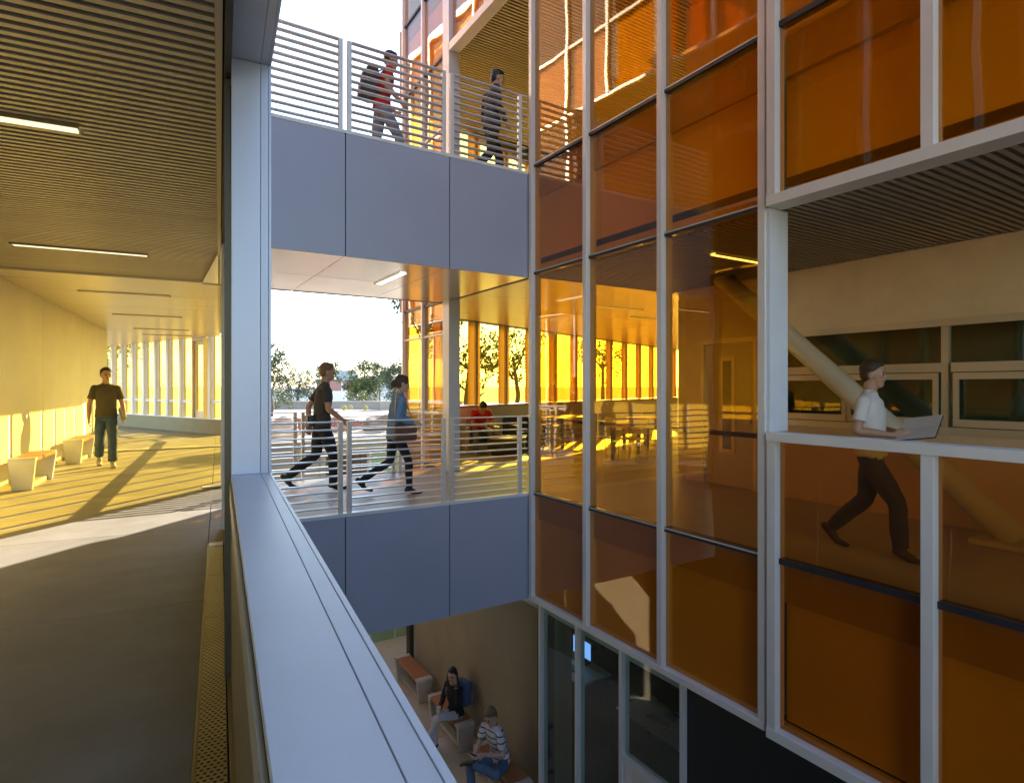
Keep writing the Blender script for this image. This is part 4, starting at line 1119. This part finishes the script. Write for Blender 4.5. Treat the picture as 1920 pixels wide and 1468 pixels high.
    for s_ in (1, -1):
        B.ell(head + rx * (.076 * s_) - fw * .012 - up * .012, (.010, .020, .032), 'skin', hm)
        B.ell(head + rx * (.036 * s_) - up * .01 + fw * .066, (.022, .018, .018), 'skin', hm)
    for i in range(len(B.v)): B.v[i] = B.v[i] * sc
    mats = dict(shirt=out['shirt'], trousers=out['trousers'], shoe=out['shoe'], skin=out['skin'], lip=out.get('lip', lipm))
    seed = hash_(label)
    me = B.build('person_body', mats, voxel, .0065, seed, ('shirt', 'trousers'))
    x, y, z = loc
    root = bpy.data.objects.new('person', None); COL.objects.link(root); root.location = loc; root.rotation_euler = (0, 0, heading)
    tag(root, label, 'person', group)
    ob = bpy.data.objects.new('body', me); COL.objects.link(ob); ob.parent = root
    # eyes and brows
    for s_ in (1, -1):
        for nm_, c, r, m_ in (('eye', head + rx * (.034 * s_) - up * .002 + fw * .078, (.0145, .009, .0085), eyem), ('eyebrow', head + rx * (.036 * s_) + up * .022 + fw * .083, (.021, .007, .005), out['hair'])):
            b2 = Body(); b2.ell(c * sc, V(r) * sc, 'a', hm, 12)
            e = bpy.data.objects.new(nm_, mesh_from(b2.v, b2.f, m_, True)); COL.objects.link(e); e.parent = root
    # hair
    Hb = Body(); st = out.get('hairstyle', 'short')
    Hb.ell(head + up * .056 - fw * .024, (.084, .097, .090), 'h', hm, 20)
    Hb.ell(head + up * .012 - fw * .054, (.080, .064, .088), 'h', hm, 20)
    if st != 'buzz': Hb.ell(head + up * .095 + fw * .02, (.062, .062, .036), 'h', hm, 16)
    if st == 'bun': Hb.ell(head - fw * .135 - up * .005, (.048, .05, .052), 'h', hm); Hb.ell(head + up * .045 - fw * .0, (.083, .09, .085), 'h', hm)
    if st == 'long':
        Hb.sweep([head + up * .02 - fw * .05, head - up * .12 - fw * .07, head - up * .30 - fw * .085, head - up * .46 - fw * .07], [(.09, .07), (.105, .06), (.115, .05), (.07, .035)], 'h', ref=rx)
        for s_ in (1, -1): Hb.sweep([head + up * .06 + rx * .06 * s_, head - up * .06 + rx * .085 * s_ - fw * .01, head - up * .25 + rx * .095 * s_ - fw * .01], [.03, .034, .022], 'h')
    for i in range(len(Hb.v)): Hb.v[i] = Hb.v[i] * sc
    hme = Hb.build('hair', dict(h=out['hair']), .008, .006, seed + 3, ('h',), 2)
    h = bpy.data.objects.new('hair', hme); COL.objects.link(h); h.parent = root
    # clothing details
    if out.get('belt'):
        b2 = Body(); b2.sweep([(hip + V((0, 0, .035))) * sc, (hip + V((0, 0, .06))) * sc], [(.188 * bw * sc, .14 * bw * sc)] * 2, 'a', seg=24, cap=False)
        e = bpy.data.objects.new('belt', mesh_from(b2.v, b2.f, leather, True)); COL.objects.link(e); e.parent = root
    return root, J, sc
def hash_(s): return sum(ord(c) * (i + 1) for i, c in enumerate(s)) % 97
def w_pt(root, p, sc=1.0):
    a = root.rotation_euler[2]; p = V(p) * sc
    return V((root.location.x + p.x * math.cos(a) - p.y * math.sin(a), root.location.y + p.x * math.sin(a) + p.y * math.cos(a), root.location.z + p.z))
def cloth(name, c, **k): return M(name, c, k.pop('rough', .85), var=k.pop('var', .14), scale=9, bump=.15, bscale=90, rnd=0, **k)
lipm = M('lips', (.38, .16, .13), .5, rnd=0); eyem = M('eye_dark', (.03, .02, .02), .2, rnd=0)
skin1 = M('skin_tan', (.50, .29, .19), .5, var=.06, scale=14, rnd=0); skin2 = M('skin_fair', (.60, .38, .28), .5, var=.06, scale=14, rnd=0); skin3 = M('skin_brown', (.36, .20, .12), .5, var=.06, scale=14, rnd=0)
hairb = M('hair_brown', (.06, .035, .02), .6, var=.4, scale=60, rnd=0, bump=.4, bscale=160); hairk = M('hair_black', (.012, .010, .010), .45, var=.4, scale=60, rnd=0, bump=.4, bscale=160); hairl = M('hair_light_brown', (.18, .11, .05), .6, var=.4, scale=60, rnd=0, bump=.4, bscale=160)
jeans = cloth('blue_jeans', (.06, .10, .16), var=.3); gjeans = cloth('grey_blue_jeans', (.20, .23, .31), var=.25); blackt = cloth('black_trousers', (.022, .022, .028)); khaki = cloth('olive_khakis', (.20, .18, .12)); whitej = cloth('white_jeans', (.62, .60, .66))
shoek = M('black_shoe', (.02, .018, .018), .45, rnd=0); shoew = M('tan_white_shoe', (.45, .40, .33), .6, rnd=0); brownsh = M('brown_shoe', (.09, .05, .03), .4, rnd=0)
def facing(dx, dy): return math.atan2(dy, dx) - R(90)
def stride(front='R', a=.12, b=.5, lift=.2):
    f_, r_ = (('R', 'L') if front == 'R' else ('L', 'R')); s = {'R': 1, 'L': -1}
    return {'kn' + f_: (.09 * s[f_], a * .75 + .06, .49), 'an' + f_: (.09 * s[f_], a + .04, .085), 'to' + f_: (.10 * s[f_], a + .20, .03),
            'kn' + r_: (.09 * s[r_], -.06, .48), 'an' + r_: (.09 * s[r_], -b, lift), 'to' + r_: (.095 * s[r_], -b + .13, lift - .14), 'hip': (0, 0, .915)}

# --- man walking towards the camera in the left walkway
x, y = cam2w(199, 11.1)
p = stride('L', .13, .28, .17)
p.update(elR=(.245, -.02, 1.12), wrR=(.255, .05, .87), elL=(-.245, -.05, 1.12), wrL=(-.275, .07, .89), hdir=(-.28, 1, -.02), hL=(.12, .35, -1))
r1, J1, s1 = person('person in an olive T-shirt and blue jeans walking up the sunny walkway', (x, y, 0), facing(-x + .6, -y), 1.84, p,
    dict(shirt=cloth('olive_tee', (.105, .085, .05)), trousers=jeans, shoe=shoew, skin=skin1, hair=hairb, hairstyle='buzz', leg=1.15, cuff=1.25, build=1.0))
q = T('notebook', 'grey laptop and papers held against the hip of the person in olive', 'notebook', (0, 0, 0), Fr(0, 0, 0))
hp_ = w_pt(r1, (-.245, .11, .93), s1); q.o.location = hp_; q.o.rotation_euler = (R(12), R(14), r1.rotation_euler[2] + R(4))
pap = M('paper_white', (.72, .70, .66), .7, var=.06); lapm = M('laptop_grey', (.32, .33, .34), .4, .4)
q.box('laptop', -.012, .012, -.16, .16, -.115, .115, lapm, bev=.004); q.box('papers', .013, .03, -.15, .15, -.105, .125, pap); q.box('cover', .0305, .036, -.155, .155, -.11, .12, M('book_cover', (.25, .22, .18), .6))

# --- man on the lower bridge
x, y = cam2w(603, 8.6)
p = stride('R', .10, .44, .2)
p.update(chest=(0, .03, 1.29), neck=(0, .04, 1.47), head=(0, .085, 1.635), shR=(.172, .02, 1.40), shL=(-.172, .03, 1.40), elR=(.23, .03, 1.13), wrR=(.2, .24, .97), elL=(-.23, -.12, 1.15), wrL=(-.24, -.12, .9), hdir=(.12, 1, -.04))
r2, J2, s2 = person('person in a charcoal T-shirt and dark trousers walking right on the lower bridge', (x, y, .0), facing(1, .02), 1.83, p,
    dict(shirt=cloth('charcoal_tee', (.055, .052, .05)), trousers=blackt, shoe=shoek, skin=skin1, hair=hairl, hairstyle='short', leg=1.05))
q = T('phone', 'dark phone in the hand of the person in charcoal on the lower bridge', 'phone', (0, 0, 0)); q.o.location = w_pt(r2, (.18, .35, .95), s2); q.o.rotation_euler = (R(20), 0, r2.rotation_euler[2])
q.box('body', -.035, .035, -.07, .07, -.004, .004, dark_rail, bev=.003); q.box('screen', -.031, .031, -.064, .064, .0041, .005, black_paint)
q = T('shoulder_bag', 'black bag at the back of the person in charcoal on the lower bridge', 'bag', (0, 0, 0)); q.o.location = w_pt(r2, (-.02, -.16, .98), s2); q.o.rotation_euler = (0, 0, r2.rotation_euler[2])
rbox(q, 'pouch', -.11, .11, -.04, .05, -.1, .07, leather, bev=.035); rbox(q, 'flap', -.09, .09, -.048, -.0405, -.02, .06, leather, bev=.002)

# --- woman on the lower bridge
x, y = cam2w(742, 8.25)
p = stride('R', .14, .48, .22)
p.update(chest=(0, .04, 1.28), neck=(0, .06, 1.46), head=(0, .105, 1.62), shR=(.165, .04, 1.39), shL=(-.165, .04, 1.39), elR=(.20, -.04, 1.14), wrR=(.18, .18, 1.02), elL=(-.2, .12, 1.15), wrL=(-.13, .3, 1.05), hdir=(.1, 1, -.06))
denim = cloth('denim_shirt', (.16, .27, .42))
r3, J3, s3 = person('person in a blue denim shirt and black leggings walking right on the lower bridge', (x, y, .0), facing(1, -.05), 1.66, p,
    dict(shirt=denim, trousers=blackt, shoe=shoek, skin=skin2, hair=hairb, hairstyle='bun', sleeve='long', leg=.86, female=1, hem=.10, build=1.05))
q = T('shoulder_bag', 'brown leather shoulder bag at the hip of the person in denim', 'bag', (0, 0, 0)); q.o.location = w_pt(r3, (.23, .06, .93), s3); q.o.rotation_euler = (0, 0, r3.rotation_euler[2])
bl_ = M('brown_leather', (.16, .06, .025), .4, var=.15, scale=6)
rbox(q, 'pouch', -.05, .05, -.17, .17, -.13, .10, bl_, bev=.045); rbox(q, 'flap', .0505, .058, -.15, .15, -.03, .09, bl_, bev=.003)
q.mesh('strap', [(-.02, -.16, .08), (.0, -.16, .08), (-.1, -.09, .62), (-.08, -.09, .62), (-.02, .16, .08), (.0, .16, .08), (-.1, -.05, .62), (-.08, -.05, .62), (-.02, -.14, .08), (0, -.14, .08), (-.02, .14, .08), (0, .14, .08)],
       [[0, 1, 3, 2], [4, 5, 7, 6], [2, 3, 7, 6], [8, 9, 3, 2], [10, 11, 7, 6]], bl_)

# --- man in red reading in the lounge
SIT = dict(hip=(0, 0, .55), waist=(0, .03, .69), chest=(0, .12, .9), neck=(0, .19, 1.08), head=(0, .27, 1.22), shR=(.172, .18, 1.02), shL=(-.172, .18, 1.02),
           knR=(.16, .46, .54), knL=(-.16, .46, .54), anR=(.16, .42, .085), anL=(-.16, .42, .085), toR=(.19, .59, .03), toL=(-.19, .59, .03))
p = dict(SIT); p.update(chest=(0, .2, .87), neck=(0, .33, 1.0), head=(0, .44, 1.08), hdir=(0, .55, -.8), shR=(.172, .3, .97), shL=(-.172, .3, .97), elR=(.24, .42, .70), elL=(-.24, .42, .70), wrR=(.07, .58, .70), wrL=(-.07, .58, .70), hR=(-.4, .8, .1), hL=(.4, .8, .1))
sx_, sy_ = seat_xy
hd_ = cam_dir + R(14) + 0
r4, J4, s4 = person('person in a red shirt sitting bent over a phone in the lounge', (sx_ - .02, sy_, -.06), hd_, 1.78, p,
    dict(shirt=cloth('red_shirt', (.52, .015, .012)), trousers=khaki, shoe=shoew, skin=skin1, hair=hairk, hairstyle='short'))
q = T('phone', 'phone in the hands of the seated person in red', 'phone', (0, 0, 0)); q.o.location = w_pt(r4, (0, .70, .70), s4); q.o.rotation_euler = (R(-40), 0, hd_)
q.box('body', -.035, .035, -.07, .07, -.004, .004, dark_rail, bev=.003); q.box('screen', -.031, .031, -.064, .064, .0041, .005, M('paper_white', (.7, .7, .66)))

# --- two men on the upper bridge
x, y = cam2w(716, 8.25)
p = stride('R', .22, .30, .14)
p.update(chest=(0, .05, 1.28), neck=(0, .09, 1.46), head=(0, .14, 1.62), shR=(.172, .06, 1.39), shL=(-.172, .06, 1.39), elR=(.23, .0, 1.13), wrR=(.22, .2, .96), elL=(-.23, .05, 1.13), wrL=(-.2, .25, 1.0), hdir=(.15, 1, -.08))
r5, J5, s5 = person('person in a red shirt and grey jeans with a backpack on the upper bridge', (x, y, 4.5), facing(1, -.05), 1.72, p,
    dict(shirt=MATS['red_shirt'], trousers=gjeans, shoe=shoek, skin=skin1, hair=hairk, hairstyle='short'))
packm = cloth('charcoal_nylon', (.05, .05, .065)); packb = cloth('blue_nylon', (.10, .16, .30)); packw = cloth('grey_white_nylon', (.5, .5, .52))
def backpack(label, root, c, s_, m1, m2, tilt=0):
    q = T('backpack', label, 'backpack', (0, 0, 0)); q.o.location = w_pt(root, c, s_); q.o.rotation_euler = (tilt, 0, root.rotation_euler[2])
    rbox(q, 'main_pack', -.145, .145, -.1, .07, -.23, .2, m1, bev=.05); rbox(q, 'front_pocket', -.11, .11, -.15, -.095, -.21, -.02, m2, bev=.025); rbox(q, 'top_pocket', -.10, .10, -.135, -.095, .01, .13, m1, bev=.02)
    for sx in (-1, 1):
        b2 = Body(); b2.sweep([(sx * .09, .06, .15), (sx * .115, .16, .22), (sx * .12, .27, .13), (sx * .12, .27, -.02), (sx * .13, .1, -.17)], [(.028, .007)] * 5, 'a', seg=10)
        q.add('strap', mesh_from(b2.v, b2.f, m1, True))
    q.box('handle', -.03, .03, .03, .05, .2, .23, m1)
    return q
backpack('black backpack on the person in red on the upper bridge', r5, (0, -.16, 1.22), s5, packm, packm, R(-6))
x, y = cam2w(922, 8.85)
p = stride('L', .14, .34, .15)
p.update(chest=(0, .02, 1.28), neck=(0, .05, 1.46), head=(0, .10, 1.625), hdir=(.25, 1, -.12), elR=(.23, .0, 1.14), wrR=(.24, .12, .9))
person('person in a dark jacket and black trousers on the upper bridge near the glass', (x, y, 4.5), facing(1, -.1), 1.76, p,
    dict(shirt=cloth('navy_jacket', (.035, .045, .075)), trousers=blackt, shoe=shoek, skin=skin1, hair=hairk, sleeve='long', hem=.06))

# --- man in white in the gallery
x, y = cam2w(1632, 5.35)
p = stride('R', .22, .36, .16)
p.update(chest=(0, .0, 1.28), elR=(.25, -.05, 1.13), wrR=(.15, .20, 1.10), elL=(-.25, -.03, 1.13), wrL=(-.11, .23, 1.10), hdir=(-.05, 1, -.03), hR=(-.2, 1, .1), hL=(.2, 1, .1))
r6, J6, s6 = person('person in a white T-shirt reading papers while walking along the gallery', (x, y, 0), facing(.25, -1), 1.72, p,
    dict(shirt=cloth('white_tee', (.74, .72, .72), var=.05), trousers=cloth('dark_brown_trousers', (.05, .04, .035)), shoe=brownsh, skin=skin1, hair=hairb, hairstyle='short', build=1.04, leg=1.12))
q = T('paper_stack', 'open papers in the hands of the person in white', 'papers', (0, 0, 0)); q.o.location = w_pt(r6, (.02, .37, 1.17), s6); q.o.rotation_euler = (R(10), R(24), r6.rotation_euler[2])
q.box('sheet', -.2, -.002, -.13, .15, -.006, .004, pap); q.box('sheet', .002, .2, -.13, .15, -.006, .004, pap); q.box('folder', -.205, .205, -.135, .155, -.016, -.007, dark_rail)

# --- girl on the courtyard bench
p = dict(SIT); p.update(knR=(.07, .45, .56), knL=(-.05, .47, .64), anR=(.08, .44, .10), anL=(.10, .62, .22), toR=(.10, .61, .04), toL=(.13, .77, .15),
    chest=(0, .05, .91), neck=(0, .06, 1.09), head=(0, .10, 1.255), shR=(.165, .06, 1.03), shL=(-.165, .06, 1.03), hip=(0, 0, .555), waist=(0, .01, .70),
    elL=(-.25, .20, .86), wrL=(-.14, .13, 1.15), hL=(.1, -.15, 1), elR=(.22, .12, .78), wrR=(.08, .32, .69), hR=(-.5, .7, -.1), hdir=(-.35, 1, -.08))
r7, J7, s7 = person('person in black cardigan and white jeans phoning on the middle courtyard bench', (4.60, 9.28, GZ), facing(-1, -.28), 1.66, p,
    dict(shirt=cloth('black_cardigan', (.018, .016, .018)), trousers=whitej, shoe=shoek, skin=skin2, hair=hairk, hairstyle='long', sleeve='long', leg=.88, female=1))
q = T('phone', 'phone held to the ear of the person in white jeans', 'phone', (0, 0, 0)); q.o.location = w_pt(r7, (-.125, .11, 1.235), s7); q.o.rotation_euler = (R(80), R(70), r7.rotation_euler[2])
q.box('body', -.03, .03, -.065, .065, -.004, .004, dark_rail, bev=.003); q.box('screen', -.027, .027, -.06, .06, .0041, .005, black_paint)
q = T('paper_cup', 'small white cup in the lap of the person in white jeans', 'cup', (0, 0, 0)); q.o.location = w_pt(r7, (.02, .40, .72), s7)
tube(q, 'cup', (0, 0, -.05), (0, 0, .05), .03, pap, 16, r2=.038); tube(q, 'lid', (0, 0, .0505), (0, 0, .062), .04, pap, 16)
backpack('blue and pale grey backpack worn by the person in white jeans', r7, (0, -.17, .86), s7, packb, packw)

# --- man with striped shirt on the nearest courtyard bench
stripe = cloth('striped_polo', (.74, .73, .75), var=.04)
n_ = stripe.node_tree.nodes; l_ = stripe.node_tree.links
tc_ = n_.new('ShaderNodeTexCoord'); sp_ = n_.new('ShaderNodeSeparateXYZ'); l_.new(tc_.outputs['Object'], sp_.inputs[0])
mm_ = n_.new('ShaderNodeMath'); mm_.operation = 'MULTIPLY'; mm_.inputs[1].default_value = 11.5; l_.new(sp_.outputs[2], mm_.inputs[0])
fr_ = n_.new('ShaderNodeMath'); fr_.operation = 'FRACT'; l_.new(mm_.outputs[0], fr_.inputs[0])
lt_ = n_.new('ShaderNodeMath'); lt_.operation = 'LESS_THAN'; lt_.inputs[1].default_value = .2; l_.new(fr_.outputs[0], lt_.inputs[0])
mx_ = n_.new('ShaderNodeMix'); mx_.data_type = 'RGBA'; bs_ = n_['Principled BSDF']
l_.new(lt_.outputs[0], mx_.inputs[0]); l_.new(bs_.inputs['Base Color'].links[0].from_socket, mx_.inputs[6]); mx_.inputs[7].default_value = (.02, .02, .03, 1); l_.new(mx_.outputs[2], bs_.inputs['Base Color'])
p = dict(SIT); p.update(knR=(.15, .46, .55), anR=(.14, .46, .085), toR=(.16, .63, .03), knL=(-.30, .38, .60), anL=(.06, .50, .66), toL=(.22, .56, .60),
    chest=(0, .10, .91), neck=(0, .15, 1.09), head=(0, .21, 1.25), hdir=(-.05, 1, -.5), elR=(.24, .2, .78), elL=(-.25, .2, .78), wrR=(.07, .42, .80), wrL=(-.07, .40, .80), hR=(-.35, .9, .1), hL=(.35, .9, .1))
r8, J8, s8 = person('person in a striped polo and blue jeans on the nearest courtyard bench', (4.58, 7.72, GZ), facing(-1, -.25), 1.78, p,
    dict(shirt=stripe, trousers=cloth('mid_blue_jeans', (.10, .17, .29), var=.25), shoe=M('black_sneaker', (.03, .03, .035), .5, rnd=0), skin=skin2, hair=hairl, hairstyle='short'))
q = T('tablet', 'white tablet in the hands of the person in the striped polo', 'tablet', (0, 0, 0)); q.o.location = w_pt(r8, (0, .55, .83), s8); q.o.rotation_euler = (R(25), 0, r8.rotation_euler[2])
q.box('body', -.07, .07, -.06, .06, -.005, .005, pap, bev=.003); q.box('screen', -.062, .062, -.05, .05, .0051, .006, black_paint)
